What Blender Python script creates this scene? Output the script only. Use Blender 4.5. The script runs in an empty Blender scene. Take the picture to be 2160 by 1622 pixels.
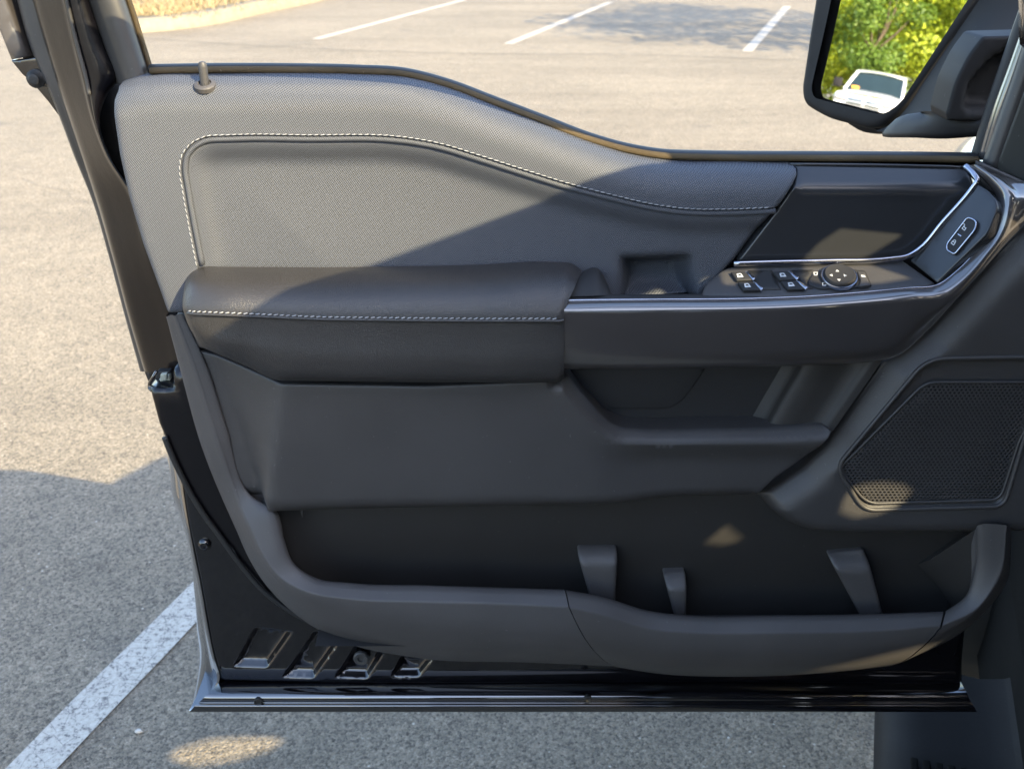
import bpy, math, random
import numpy as np
from mathutils import Vector, Matrix, noise as mnoise
from mathutils.geometry import delaunay_2d_cdt
random.seed(7); np.random.seed(7)
scn = bpy.context.scene
COL = scn.collection

# ------------------------------------------------------------------ camera
F = 2340.0                      # focal length in photograph pixels (2160 wide)
PITCH = math.atan(1051.0 / F)   # from the vanishing point of the bay lines
CP, SP = math.cos(PITCH), math.sin(PITCH)
H, D = 1.64, 1.22               # eye height, distance to the door's inner sheet
cd = bpy.data.cameras.new('camera'); cam = bpy.data.objects.new('camera', cd); COL.objects.link(cam)
cam.location = (0, 0, H); cam.rotation_euler = (math.pi / 2 - PITCH, 0, 0)
cd.sensor_width = 36.0; cd.lens = 36.0 * F / 2160.0; cd.clip_start = 0.02; cd.clip_end = 600
cd.dof.use_dof = True; cd.dof.focus_distance = 1.27; cd.dof.aperture_fstop = 11
scn.camera = cam
scn.render.resolution_x, scn.render.resolution_y = 1024, 768

# ------------------------------------------------------------------ truck axes, sun, sky
HD = math.atan(807.0 / (F * CP + 1051 * SP))          # truck and bay lines: heading to the right of the camera's
TT = np.array([math.sin(HD), math.cos(HD), 0.0]); LN = np.array([-math.cos(HD), math.sin(HD), 0.0])
TO = np.array([0.26, 0.0, 0.0])
def T(L, s, z): return TO + LN * L + TT * s + np.array([0, 0, z])
SUN = -LN - 0.645 * TT + np.array([0, 0, 0.792]); SUN = SUN / np.linalg.norm(SUN)
w = bpy.data.worlds.new('World'); scn.world = w; w.use_nodes = True
nt = w.node_tree; bg = nt.nodes['Background']
sky = nt.nodes.new('ShaderNodeTexSky'); sky.sky_type = 'NISHITA'; sky.sun_disc = False
sky.sun_elevation = math.asin(SUN[2]); sky.sun_rotation = math.atan2(SUN[0], SUN[1])
sky.air_density = 1.0; sky.dust_density = 1.5
nt.links.new(sky.outputs[0], bg.inputs[0]); bg.inputs[1].default_value = 0.132
sd = bpy.data.lights.new('sun', 'SUN'); so = bpy.data.objects.new('sun', sd); COL.objects.link(so)
sd.energy = 2.6; sd.angle = math.radians(0.35); sd.color = (1.0, 0.83, 0.51)
so.rotation_euler = Vector(SUN).to_track_quat('Z', 'Y').to_euler(); so.location = (3, -4, 6)
vs = scn.view_settings; vs.view_transform = 'Standard'; vs.look = 'None'; vs.gamma = 1; vs.exposure = 2.62
scn.render.engine = 'CYCLES'

# ------------------------------------------------------------------ pixel rays (photograph pixels -> points on real planes)
def ray(x, y):
    c = 811.0 - y
    return np.array([x - 1080.0, F * CP + c * SP, -F * SP + c * CP])
EYE = np.array([0, 0, H])
def P(x, y, w):
    r = ray(x, y); return EYE + r * ((D - w) / r[1])
def G(x, y, z=0.0):
    r = ray(x, y); return EYE + r * ((z - H) / r[2])
def proj(p):
    q = np.asarray(p, float) - EYE
    dep = q[..., 1] * CP - q[..., 2] * SP; up = q[..., 1] * SP + q[..., 2] * CP
    return 1080 + F * q[..., 0] / dep, 811 - F * up / dep
class Fr:
    """a plane with axes; px -> (u, v) on it, (u, v, w) -> world (w along the normal)"""
    def __init__(s, o, n, up=(0, 0, 1)):
        s.o = np.array(o, float); s.n = np.array(n, float); s.n /= np.linalg.norm(s.n)
        up = np.array(up, float); s.ey = up - s.n * (up @ s.n); s.ey /= np.linalg.norm(s.ey); s.ex = np.cross(s.ey, s.n)
    def uv(s, x, y, dw=0.0):
        r = ray(x, y); t = ((s.o + s.n * dw - EYE) @ s.n) / (r @ s.n); p = EYE + r * t - s.o
        return (p @ s.ex, p @ s.ey)
    def world(s, u, v, w):
        return s.o + np.outer(u, s.ex) + np.outer(v, s.ey) + np.outer(w, s.n)
def door_fr(w): return Fr((0, D - w, 0), (0, -1, 0))
def fr3(a, b, c):
    a, b, c = map(np.array, (a, b, c)); n = np.cross(b - a, c - a)
    if n @ (EYE - a) < 0: n = -n
    return Fr(a, n)

# ------------------------------------------------------------------ curves
def cr(pts, n=8, closed=False):
    P_ = [np.array(p, float) for p in pts]; N = len(P_); out = []
    for i in range(N if closed else N - 1):
        if closed: a, b, c, d = P_[i - 1], P_[i], P_[(i + 1) % N], P_[(i + 2) % N]
        else:
            b, c = P_[i], P_[i + 1]; a = P_[i - 1] if i else 2 * b - c; d = P_[i + 2] if i + 2 < N else 2 * c - b
        la, lb, lc = (np.linalg.norm(b - a) + 1e-9, np.linalg.norm(c - b) + 1e-9, np.linalg.norm(d - c) + 1e-9)
        m0 = lb * ((b - a) / la * lb + (c - b) / lb * la) / (la + lb); m1 = lb * ((c - b) / lb * lc + (d - c) / lc * lb) / (lb + lc)
        for k in range(n):
            t = k / n; t2, t3 = t * t, t ** 3
            out.append((2 * t3 - 3 * t2 + 1) * b + (t3 - 2 * t2 + t) * m0 + (3 * t2 - 2 * t3) * c + (t3 - t2) * m1)
    if not closed: out.append(P_[-1])
    return np.array(out)
def rpoly(pts, n=6):
    """closed polygon, points (x, y, corner radius)"""
    out = []; N = len(pts)
    for i in range(N):
        p = np.array(pts[i][:2], float); r = pts[i][2] if len(pts[i]) > 2 else 0
        a = np.array(pts[i - 1][:2], float); b = np.array(pts[(i + 1) % N][:2], float)
        if r <= 0: out.append(p); continue
        da, db = a - p, b - p; la, lb = np.linalg.norm(da), np.linalg.norm(db)
        q = min(r, la * .49, lb * .49); A = p + da / la * q; B = p + db / lb * q
        for k in range(n + 1):
            t = k / n; out.append(A * (1 - t) ** 2 + 2 * p * t * (1 - t) + B * t * t)
    return np.array(out)
def resample(p, step, closed=True):
    p = np.asarray(p, float)
    if closed: p = np.vstack([p, p[:1]])
    out = []
    for a, b in zip(p[:-1], p[1:]):
        L = np.linalg.norm(b - a); k = max(1, int(math.ceil(L / step - 1e-6)))
        if L < 1e-7: continue
        for i in range(k): out.append(a + (b - a) * i / k)
    if not closed: out.append(p[-1])
    return np.array(out)
def dist(q, poly, closed=True):
    q = np.asarray(q, float); a = np.asarray(poly, float)
    b = np.roll(a, -1, 0) if closed else a[1:]; a = a if closed else a[:-1]
    best = np.full(len(q), 1e9)
    for A, B in zip(a, b):
        d = B - A; L = d @ d
        if L < 1e-14: continue
        t = np.clip(((q - A) @ d) / L, 0, 1); e = q - A - t[:, None] * d
        best = np.minimum(best, (e * e).sum(1))
    return np.sqrt(best)
def inside(q, poly):
    q = np.asarray(q, float); x, y = q[:, 0], q[:, 1]; r = np.zeros(len(q), bool); p = np.asarray(poly); j = len(p) - 1
    for i in range(len(p)):
        xi, yi = p[i]; xj, yj = p[j]
        if yi != yj:
            c = ((yi > y) != (yj > y)) & (x < (xj - xi) * (y - yi) / (yj - yi) + xi); r ^= c
        j = i
    return r
def ss(a, b, x):
    t = np.clip((x - a) / (b - a), 0, 1); return t * t * (3 - 2 * t)

# ------------------------------------------------------------------ objects
def link_mesh(name, V, faces, m, parent=None, smooth=True, mats=None):
    me = bpy.data.meshes.new(name)
    V = np.asarray(V, float)
    if parent is not None: V = V - np.array(root_loc(parent))
    me.from_pydata([tuple(v) for v in V], [], [tuple(int(i) for i in f) for f in faces]); me.update()
    if smooth: me.polygons.foreach_set('use_smooth', [True] * len(me.polygons))
    o = bpy.data.objects.new(name, me); COL.objects.link(o)
    if m is not None: me.materials.append(m)
    if parent is not None: o.parent = parent
    return o
ROOT = {}
def root_loc(o):
    while o.parent is not None: o = o.parent
    return ROOT.get(o.name, (0, 0, 0))
def tag(o, label=None, cat=None, group=None, kind=None):
    if label: o['label'] = label
    if cat: o['category'] = cat
    if group: o['group'] = group
    if kind: o['kind'] = kind
    return o
def thing(name, loc, label, cat, group=None):
    o = bpy.data.objects.new(name, None); COL.objects.link(o); o.location = loc; ROOT[o.name] = tuple(loc)
    o.empty_display_size = .1
    return tag(o, label, cat, group)
def sharp(o, deg=35):
    """keep hard edges hard under smooth shading"""
    import bmesh
    bm = bmesh.new(); bm.from_mesh(o.data); a = math.radians(deg)
    for e in bm.edges:
        if len(e.link_faces) == 2 and e.calc_face_angle(0) > a: e.smooth = False
    bm.to_mesh(o.data); bm.free(); return o

def plate(name, parent, m, outline, fr, wfun=None, depth=.012, r=.003, step=.012, feats=(), holes=(), px=True, prof=None):
    """panel with a rounded edge: outline (pixels on the plane fr, or plane uv), wfun(u, v, x, y) adds relief"""
    tr = (lambda q: np.array([fr.uv(*p) for p in q])) if px else (lambda q: np.asarray(q, float))
    O = resample(tr(outline), max(step * .6, .0015)); HL = [resample(tr(h), max(step * .6, .0015)) for h in holes]
    if ((O[:, 0] * np.roll(O[:, 1], -1) - np.roll(O[:, 0], -1) * O[:, 1]).sum()) < 0: O = O[::-1]
    pts = [O]; edges = [(i, (i + 1) % len(O)) for i in range(len(O))]; n = len(O)
    for h in HL:
        edges += [(n + i, n + (i + 1) % len(h)) for i in range(len(h))]; pts.append(h); n += len(h)
    nb = n
    rings = [.04, .15, .33, .6, 1.0]
    def offs(Q, d):
        t = np.roll(Q, -1, 0) - np.roll(Q, 1, 0); t /= np.linalg.norm(t, axis=1)[:, None] + 1e-12
        nn = np.stack([-t[:, 1], t[:, 0]], 1); return Q + nn * d
    extra = []
    if r > 0:
        for k in rings:
            q = offs(O, r * k); q = q[inside(q, O)]
            if len(q): q = q[dist(q, O) > r * k * .93]
            extra.append(q)
    for fp, ds in feats:
        fq = resample(tr(fp), step * .5)
        for d in ds:
            q = offs(fq, d); q = q[inside(q, O)]; extra.append(q)
    lo, hi = O.min(0), O.max(0)
    gx, gy = np.meshgrid(np.arange(lo[0], hi[0], step), np.arange(lo[1], hi[1], step))
    g = np.stack([gx.ravel(), gy.ravel()], 1); g = g[inside(g, O)]
    if len(g): g = g[dist(g, O) > max(r * 1.15, step * .35)]
    if len(g): extra.append(g)
    ex = np.vstack([e for e in extra if len(e)]) if any(len(e) for e in extra) else np.zeros((0, 2))
    for h in HL:
        if len(ex): ex = ex[~inside(ex, h)]
    allp = np.vstack(pts + [ex])
    vv, _, ff, *_ = delaunay_2d_cdt([Vector(p) for p in allp], edges, [], 0, 1e-7)
    V2 = np.array([(p.x, p.y) for p in vv]); tri = np.array([f[:3] for f in ff])
    cen = V2[tri].mean(1); keep = inside(cen, O)
    for h in HL: keep &= ~inside(cen, h)
    tri = tri[keep]
    d = dist(V2, O)
    if prof is not None: W = prof(d)
    elif r > 0: t = np.clip(d / r, 0, 1); W = -r + r * np.sqrt(np.clip(1 - (1 - t) ** 2, 0, 1))
    else: W = np.zeros(len(V2))
    w0 = fr.world(V2[:, 0], V2[:, 1], np.zeros(len(V2)))
    if wfun is not None:
        X, Y = proj(w0); W = W + wfun(V2[:, 0], V2[:, 1], X, Y)
    V = fr.world(V2[:, 0], V2[:, 1], W)
    # skirt down to the back
    bd = [i for i in range(len(V2)) if d[i] < 1e-6]
    key = {(round(V2[i][0], 6), round(V2[i][1], 6)): i for i in bd}
    ring = [key.get((round(p[0], 6), round(p[1], 6))) for p in O]; ring = [i for i in ring if i is not None]
    faces = [tuple(t) for t in tri]
    a, b, c = V[tri[0][0]], V[tri[0][1]], V[tri[0][2]]
    if np.cross(b - a, c - a) @ fr.n < 0: faces = [f[::-1] for f in faces]
    if depth > 0 and len(ring) > 2:
        base = len(V); V = np.vstack([V, V[ring] - fr.n * depth]); k = len(ring)
        for i in range(k):
            faces.append((ring[i], base + i, base + (i + 1) % k, ring[(i + 1) % k]))
    return link_mesh(name, V, faces, m, parent)

def rows_px(rows):
    return [np.array([P(*p) for p in r]) for r in rows]
def loft(name, parent, m, rows, nu=6, nv=3, px=True, smooth=True, linear=False, close=False):
    """surface through rows of stations; rows of (x, y, w) pixels or world points"""
    R = rows_px(rows) if px else [np.asarray(r, float) for r in rows]
    R = [cr(r, nu) for r in R]
    A = np.array(R)                                     # rows x stations x 3
    if not linear: A = np.array([cr(A[:, j], nv, close) for j in range(A.shape[1])]).transpose(1, 0, 2)
    elif close: A = np.vstack([A, A[:1]])
    a, b = A.shape[:2]; V = A.reshape(-1, 3); fs = []
    for i in range(a - 1):
        for j in range(b - 1): fs.append((i * b + j, i * b + j + 1, (i + 1) * b + j + 1, (i + 1) * b + j))
    if close and not linear:
        for j in range(b - 1): fs.append(((a - 1) * b + j, (a - 1) * b + j + 1, j + 1, j))
    q = V[list(fs[len(fs) // 2])]; n = np.cross(q[1] - q[0], q[2] - q[0])
    if n @ (EYE - q[0]) < 0: fs = [f[::-1] for f in fs]
    return link_mesh(name, V, fs, m, parent, smooth)
def tube(name, parent, m, path, rad, seg=8, px=True, n=6, closed=False, flat=None):
    """round or (flat = (rx, rz)) oval bead along a path"""
    p = np.array([P(*q) for q in path]) if px else np.asarray(path, float)
    if n > 1: p = cr(p, n, closed)
    N = len(p); V = []; fs = []
    for i in range(N):
        t = (p[(i + 1) % N] - p[i - 1]) if closed else p[min(i + 1, N - 1)] - p[max(i - 1, 0)]
        t = t / (np.linalg.norm(t) + 1e-12)
        a = np.array([0, -1.0, 0]) if abs(t[1]) < .9 else np.array([0, 0, 1.0])
        a = a - t * (a @ t); a /= np.linalg.norm(a); b = np.cross(t, a)
        ra, rb = flat if flat else (rad, rad)
        for k in range(seg):
            g = 2 * math.pi * k / seg; V.append(p[i] + a * ra * math.cos(g) + b * rb * math.sin(g))
    for i in range(N if closed else N - 1):
        for k in range(seg):
            j = (i + 1) % N; fs.append((i * seg + k, i * seg + (k + 1) % seg, j * seg + (k + 1) % seg, j * seg + k))
    if not closed: fs.append(tuple(range(seg))[::-1]); fs.append(tuple((N - 1) * seg + k for k in range(seg)))
    return link_mesh(name, V, fs, m, parent)
def disc(name, parent, m, fr, u, v, profile, seg=24, sx=1, sy=1):
    """lathe about the plane's normal at (u, v): profile [(radius, w), ...]"""
    V = []; fs = []
    for rr, ww in profile:
        for k in range(seg):
            g = 2 * math.pi * k / seg; V.append((u + rr * sx * math.cos(g), v + rr * sy * math.sin(g), ww))
    V = np.array(V); W = fr.world(V[:, 0], V[:, 1], V[:, 2]); n = len(profile)
    for i in range(n - 1):
        for k in range(seg): fs.append((i * seg + k, i * seg + (k + 1) % seg, (i + 1) * seg + (k + 1) % seg, (i + 1) * seg + k))
    fs.append(tuple((n - 1) * seg + k for k in range(seg)))
    return sharp(link_mesh(name, W, fs, m, parent), 40)
def prism(name, parent, m, poly3, ext, smooth=False, bevel=0.0):
    """closed 3-D polygon pushed along ext"""
    A = np.asarray(poly3, float); n = len(A); V = np.vstack([A, A + np.asarray(ext)])
    fs = [tuple(range(n)), tuple(range(2 * n - 1, n - 1, -1))] + [(i, n + i, n + (i + 1) % n, (i + 1) % n) for i in range(n)]
    o = link_mesh(name, V, fs, m, parent, smooth)
    import bmesh
    bm = bmesh.new(); bm.from_mesh(o.data); bmesh.ops.recalc_face_normals(bm, faces=bm.faces)
    if bevel > 0:
        bmesh.ops.bevel(bm, geom=list(bm.edges), offset=bevel, segments=2, profile=.5, affect='EDGES')
        for f in bm.faces: f.smooth = True
    bm.to_mesh(o.data); bm.free()
    return o

# ------------------------------------------------------------------ materials
def mk(name):
    m = bpy.data.materials.new(name); m.use_nodes = True; t = m.node_tree
    return m, t, t.nodes['Principled BSDF']
def node(t, typ, **k):
    n = t.nodes.new(typ)
    for a, b in k.items(): setattr(n, a, b)
    return n
def bump_in(t, b, height, strength, distance):
    n = node(t, 'ShaderNodeBump'); n.inputs['Strength'].default_value = strength; n.inputs['Distance'].default_value = distance
    t.links.new(height, n.inputs['Height']); t.links.new(n.outputs[0], b.inputs['Normal']); return n
def ramp(t, fac, a, b, ca, cb):
    n = node(t, 'ShaderNodeValToRGB'); e = n.color_ramp.elements
    e[0].position, e[1].position = a, b; e[0].color = (*ca, 1); e[1].color = (*cb, 1)
    t.links.new(fac, n.inputs[0]); return n.outputs[0]
def mixc(t, fac, a, b, mode='MIX'):
    n = node(t, 'ShaderNodeMix', data_type='RGBA', blend_type=mode)
    if isinstance(fac, (int, float)): n.inputs[0].default_value = fac
    else: t.links.new(fac, n.inputs[0])
    for k, v in ((6, a), (7, b)):
        if isinstance(v, tuple): n.inputs[k].default_value = (*v, 1)
        else: t.links.new(v, n.inputs[k])
    return n.outputs[2]
def noise_t(t, scale, detail=3, rough=.5, vec=None):
    n = node(t, 'ShaderNodeTexNoise'); n.inputs['Scale'].default_value = scale; n.inputs['Detail'].default_value = detail
    n.inputs['Roughness'].default_value = rough
    t.links.new(vec if vec is not None else coords(t), n.inputs['Vector']); return n.outputs[0]
def coords(t):
    for n in t.nodes:
        if n.type == 'TEX_COORD': return n.outputs['Object']
    return node(t, 'ShaderNodeTexCoord').outputs['Object']
def mapped(t, scale=(1, 1, 1), rot=(0, 0, 0)):
    n = node(t, 'ShaderNodeMapping'); n.inputs['Scale'].default_value = scale; n.inputs['Rotation'].default_value = rot
    t.links.new(coords(t), n.inputs[0]); return n.outputs[0]
def voro(t, scale, feature='F1', vec=None):
    n = node(t, 'ShaderNodeTexVoronoi', feature=feature); n.inputs['Scale'].default_value = scale
    t.links.new(vec if vec is not None else coords(t), n.inputs['Vector']); return n
def plastic(name, col, rough, grain=900, gs=.25, gd=.0004, coat=0, var=.12, spec=.5, coat_rough=.1):
    m, t, b = mk(name)
    nz = noise_t(t, 9, 4); big = ramp(t, nz, .3, .7, tuple(c * (1 - var) for c in col), tuple(c * (1 + var) for c in col))
    if gs:      # lint and dust specks, faint rubbed streaks
        dsp = ramp(t, noise_t(t, 170, 2), .735, .76, (0, 0, 0), (.55, .55, .55)); big = mixc(t, dsp, big, tuple(c * 2.2 + .02 for c in col))
        rub = ramp(t, noise_t(t, 5, 6, .7, mapped(t, (1, 1, 4), (0, .5, 0))), .60, .75, (0, 0, 0), (.35, .35, .35)); big = mixc(t, rub, big, tuple(c * 1.5 + .004 for c in col))
    t.links.new(big, b.inputs['Base Color'])
    b.inputs['Specular IOR Level'].default_value = spec
    rr = node(t, 'ShaderNodeMapRange'); rr.inputs[3].default_value = rough - .06; rr.inputs[4].default_value = rough + .08
    t.links.new(noise_t(t, 14, 5, .6), rr.inputs[0]); t.links.new(rr.outputs[0], b.inputs['Roughness'])
    if coat: b.inputs['Coat IOR'].default_value = 2.0; b.inputs['Coat Weight'].default_value = coat; b.inputs['Coat Roughness'].default_value = coat_rough
    if gs: bump_in(t, b, noise_t(t, grain, 3, .6), gs, gd)
    return m
def vinyl_weave():
    m, t, b = mk('woven vinyl')
    sep = node(t, 'ShaderNodeSeparateXYZ'); t.links.new(coords(t), sep.inputs[0])
    def lin(kx, kz):
        a = node(t, 'ShaderNodeMath', operation='MULTIPLY'); a.inputs[1].default_value = kx; t.links.new(sep.outputs[0], a.inputs[0])
        c = node(t, 'ShaderNodeMath', operation='MULTIPLY_ADD'); c.inputs[1].default_value = kz; t.links.new(sep.outputs[2], c.inputs[0]); t.links.new(a.outputs[0], c.inputs[2])
        s = node(t, 'ShaderNodeMath', operation='SINE'); t.links.new(c.outputs[0], s.inputs[0]); return s.outputs[0]
    k = 2 * math.pi / .0022
    a, c = lin(k * .95, k * .62), lin(k * .62, -k * .95)
    mx = node(t, 'ShaderNodeMath', operation='MAXIMUM'); t.links.new(a, mx.inputs[0]); t.links.new(c, mx.inputs[1])
    h = node(t, 'ShaderNodeMapRange'); h.inputs[1].default_value = -1; t.links.new(mx.outputs[0], h.inputs[0])
    t.links.new(ramp(t, h.outputs[0], .25, .95, (.022, .025, .030), (.070, .076, .091)), b.inputs['Base Color'])
    b.inputs['Roughness'].default_value = .5
    b.inputs['Specular IOR Level'].default_value = .45
    bump_in(t, b, h.outputs[0], .7, .0007)
    return m
def leather():
    m, t, b = mk('grained leather')
    v = voro(t, 560, 'DISTANCE_TO_EDGE', mapped(t, (1, 1, 1.5))); nz = noise_t(t, 300, 3)
    mm = node(t, 'ShaderNodeMath', operation='MULTIPLY_ADD'); mm.inputs[1].default_value = 3.0
    t.links.new(v.outputs[0], mm.inputs[0]); t.links.new(nz, mm.inputs[2])
    t.links.new(ramp(t, noise_t(t, 6, 3), .3, .7, (.0215, .0205, .0205), (.030, .0285, .0285)), b.inputs['Base Color'])
    b.inputs['Roughness'].default_value = .34
    bump_in(t, b, mm.outputs[0], .34, .0006)
    return m
def paint(name, col=(.0022, .002, .0032), peel=0.0, rough=.04, ior=1.65):
    m, t, b = mk(name)
    b.inputs['Base Color'].default_value = (*col, 1); b.inputs['Roughness'].default_value = .35
    b.inputs['Coat Weight'].default_value = 1 if not peel else .5; b.inputs['Coat Roughness'].default_value = rough; b.inputs['Specular IOR Level'].default_value = .2
    b.inputs['Coat IOR'].default_value = ior
    dust = ramp(t, noise_t(t, 60, 8, .75), .58, .85, col, tuple(c + .003 for c in col)); t.links.new(dust, b.inputs['Base Color'])
    if peel:
        bn = bump_in(t, b, noise_t(t, 70, 5, .7), peel, .003); t.links.new(bn.outputs[0], b.inputs['Coat Normal'])
    return m
def plain(name, col, rough=.5, metal=0.0, spec=.5):
    m, t, b = mk(name)
    t.links.new(ramp(t, noise_t(t, 30, 4), .3, .7, tuple(c * .88 for c in col), tuple(min(1, c * 1.1) for c in col)), b.inputs['Base Color'])
    b.inputs['Roughness'].default_value = rough; b.inputs['Metallic'].default_value = metal; b.inputs['Specular IOR Level'].default_value = spec
    return m
def asphalt():
    m, t, b = mk('asphalt')
    v = voro(t, 135); v2 = voro(t, 260); big = noise_t(t, .55, 6, .6); mid = noise_t(t, 7, 5, .65)
    st = noise_t(t, 1.0, 5, .6, mapped(t, (.16, 1.3, 1), (0, 0, .06)))
    base = ramp(t, v.outputs['Color'], .1, .95, (.046, .0395, .031), (.318, .270, .202))
    c2 = ramp(t, v2.outputs['Color'], .1, .95, (.034, .0295, .0235), (.370, .315, .238))
    c = mixc(t, .42, base, c2)
    v3 = voro(t, 48); sp = ramp(t, v3.outputs[0], .10, .17, (1, 1, 1), (0, 0, 0)); rare = ramp(t, v3.outputs['Color'], .80, .84, (0, 0, 0), (1, 1, 1))
    c = mixc(t, mixc(t, 1.0, sp, rare, 'MULTIPLY'), c, (.46, .42, .35))
    oil = ramp(t, noise_t(t, 1.7, 3, .5), .66, .74, (0, 0, 0), (1, 1, 1)); c = mixc(t, mixc(t, .45, (0.0, 0.0, 0.0), oil), c, (.10, .09, .08))
    c = mixc(t, 1.0, c, ramp(t, mid, .3, .72, (.86, .86, .86), (1.10, 1.09, 1.08)), 'MULTIPLY')
    c = mixc(t, 1.0, c, ramp(t, big, .3, .7, (.88, .87, .85), (1.10, 1.09, 1.07)), 'MULTIPLY')
    c = mixc(t, 1.0, c, ramp(t, st, .36, .52, (.86, .85, .84), (1.03, 1.03, 1.03)), 'MULTIPLY')
    t.links.new(c, b.inputs['Base Color']); b.inputs['Roughness'].default_value = .82; b.inputs['Specular IOR Level'].default_value = .35
    ad = node(t, 'ShaderNodeMath', operation='ADD'); t.links.new(v.outputs[0], ad.inputs[0]); t.links.new(v2.outputs[0], ad.inputs[1])
    bump_in(t, b, ad.outputs[0], .75, -.004)
    return m
def road_paint(ca=(.34, .315, .265), cb=(.49, .45, .38)):
    m, t, b = mk('worn road paint')
    v = voro(t, 26, 'DISTANCE_TO_EDGE'); nz = noise_t(t, 95, 6, .7); n2 = noise_t(t, 18, 5, .7)
    cr_ = ramp(t, v.outputs[0], .004, .02, (0, 0, 0), (1, 1, 1)); cm = ramp(t, n2, .42, .55, (1, 1, 1), (0, 0, 0))
    crack = mixc(t, 1.0, cr_, cm, 'LIGHTEN')
    chips = ramp(t, nz, .37, .46, (0, 0, 0), (1, 1, 1))
    f = mixc(t, 1.0, crack, chips, 'MULTIPLY')
    c = mixc(t, f, (.12, .11, .10), ramp(t, nz, .4, .7, ca, cb))
    t.links.new(c, b.inputs['Base Color']); b.inputs['Roughness'].default_value = .75
    bump_in(t, b, noise_t(t, 220, 3), .5, .002)
    return m
M = {}
M['asphalt'] = asphalt(); M['roadpaint'] = road_paint(); M['roadpaint_far'] = road_paint((.30, .265, .215), (.40, .355, .29))
M['weave'] = vinyl_weave(); M['leather'] = leather()
M['trim'] = plastic('charcoal grained plastic', (.0365, .0348, .0348), .50, 520, .40, .0007)
M['bin'] = plastic('warm charcoal plastic', (.052, .0485, .0475), .52, 520, .40, .0007)
M['cavity'] = plastic('pocket plastic with painted shade', (.0145, .0133, .0125), .6, 1100, .2, .0005)  # shade of the pocket recesses is put into this darker base colour
M['void'] = plastic('flat black cladding', (.006, .006, .006), .9, 300, .2, .001, spec=.06)
M['step'] = plastic('step moulding', (.014, .0125, .012), .7, 300, .4, .001, spec=.14)
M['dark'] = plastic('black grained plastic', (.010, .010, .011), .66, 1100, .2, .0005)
M['gloss'] = plastic('satin graphite plastic', (.041, .037, .036), .32, 500, 0, .0004, coat=1.0, coat_rough=.07)
M['insert'] = plastic('smooth dark satin insert', (.022, .023, .025), .22, 500, 0, .0004, var=.05)
M['ribbed'] = plastic('fine ribbed plastic', (.048, .044, .042), .5, 1500, .3, .0006)
M['paint'] = paint('black car paint'); M['peel'] = paint('black textured paint', peel=.10, rough=.04, ior=1.5); M['sill'] = paint('black paint boosted reflection', rough=.03, ior=2.3)  # sill copies the car paint, its coat boosted to brighten the sky reflection
M['matte'] = plastic('matte black exterior plastic', (.013, .012, .012), .62, 700, .1, .0004, spec=.25)
M['rubber'] = plastic('black rubber', (.010, .010, .010), .6, 900, .15, .0004)
M['seal_grey'] = plastic('dusty rubber seal', (.035, .034, .033), .42, 300, .1, .0004, var=.4)
M['felt'] = plastic('brown fuzzy felt', (.13, .098, .058), .95, 2500, 1.0, .003, var=.3, spec=.1)
M['chrome'] = plain('satin chrome', (.36, .37, .42), .20, 1.0)
M['thread'] = plain('pale grey thread', (.27, .275, .285), .7)
M['print'] = plain('white print', (.5, .51, .51), .5)
M['steel'] = plain('zinc latch', (.26, .29, .25), .5, .1)
M['glass_mirror'] = plain('mirror silver', (.94, .95, .95), .004, 1.0)
M['kerb'] = plastic('pale concrete', (.19, .168, .125), .9, 60, .4, .01, var=.12, spec=.2)
M['tar'] = plastic('dark tar', (.05, .048, .045), .9, 60, .2, .004)
M['sail'] = plastic('sail panel plastic', (.035, .038, .034), .5, 1100, .2, .0005)
def dry_mulch():
    m, t, b = mk('dry straw mulch'); nz = noise_t(t, 9, 8, .75); v = voro(t, 22)
    c = ramp(t, nz, .3, .72, (.09, .06, .025), (.33, .245, .115)); c = mixc(t, .35, c, ramp(t, v.outputs['Color'], .1, .9, (.07, .05, .02), (.36, .28, .14)))
    t.links.new(c, b.inputs['Base Color']); b.inputs['Roughness'].default_value = .95; bump_in(t, b, nz, 1, .06); return m
M['mulch'] = dry_mulch()
# ================================================================== SETTING
def sheet(name, poly, z, m, kind='structure', parent=None):
    V = [(p[0], p[1], z) for p in poly]; o = link_mesh(name, V, [tuple(range(len(V)))], m, parent, False)
    if kind: tag(o, kind=kind)
    return o
gv = []; gf = []
xs = [-160, -40, -12, -4, 4, 12, 40, 160]; ys = [-120, -30, -8, 0, 4, 10, 20, 50, 200]
for y in ys:
    for x in xs: gv.append((x, y, 0))
for j in range(len(ys) - 1):
    for i in range(len(xs) - 1): a = j * len(xs) + i; gf.append((a, a + 1, a + len(xs) + 1, a + len(xs)))
tag(link_mesh('parking_lot', gv, gf, M['asphalt'], None, False), kind='structure')
def bay_line(a, s0, s1, wd=.108, m='roadpaint'):
    a = np.array(a); n = 24; V = []; fs = []
    for i in range(n + 1):
        for sg in (-1, 1):
            j = .004 * mnoise.noise(Vector((i * .9, sg * 7.0, a[0])))
            V.append(a + TT * (s0 + (s1 - s0) * i / n) + LN * (sg * (wd / 2 + j)) + np.array([0, 0, .004]))
    for i in range(n): fs.append((2 * i, 2 * i + 1, 2 * i + 3, 2 * i + 2))
    o = link_mesh('painted_line', V, [f[::-1] for f in fs], M[m], None, False); return tag(o, kind='structure')
bay_line(G(67, 1622), -3.2, 1.9, .102)
for q in ((1072, 94), (1576, 110), (665, 84)): bay_line(G(*q), 0, 5.2, .115, 'roadpaint_far')
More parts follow.
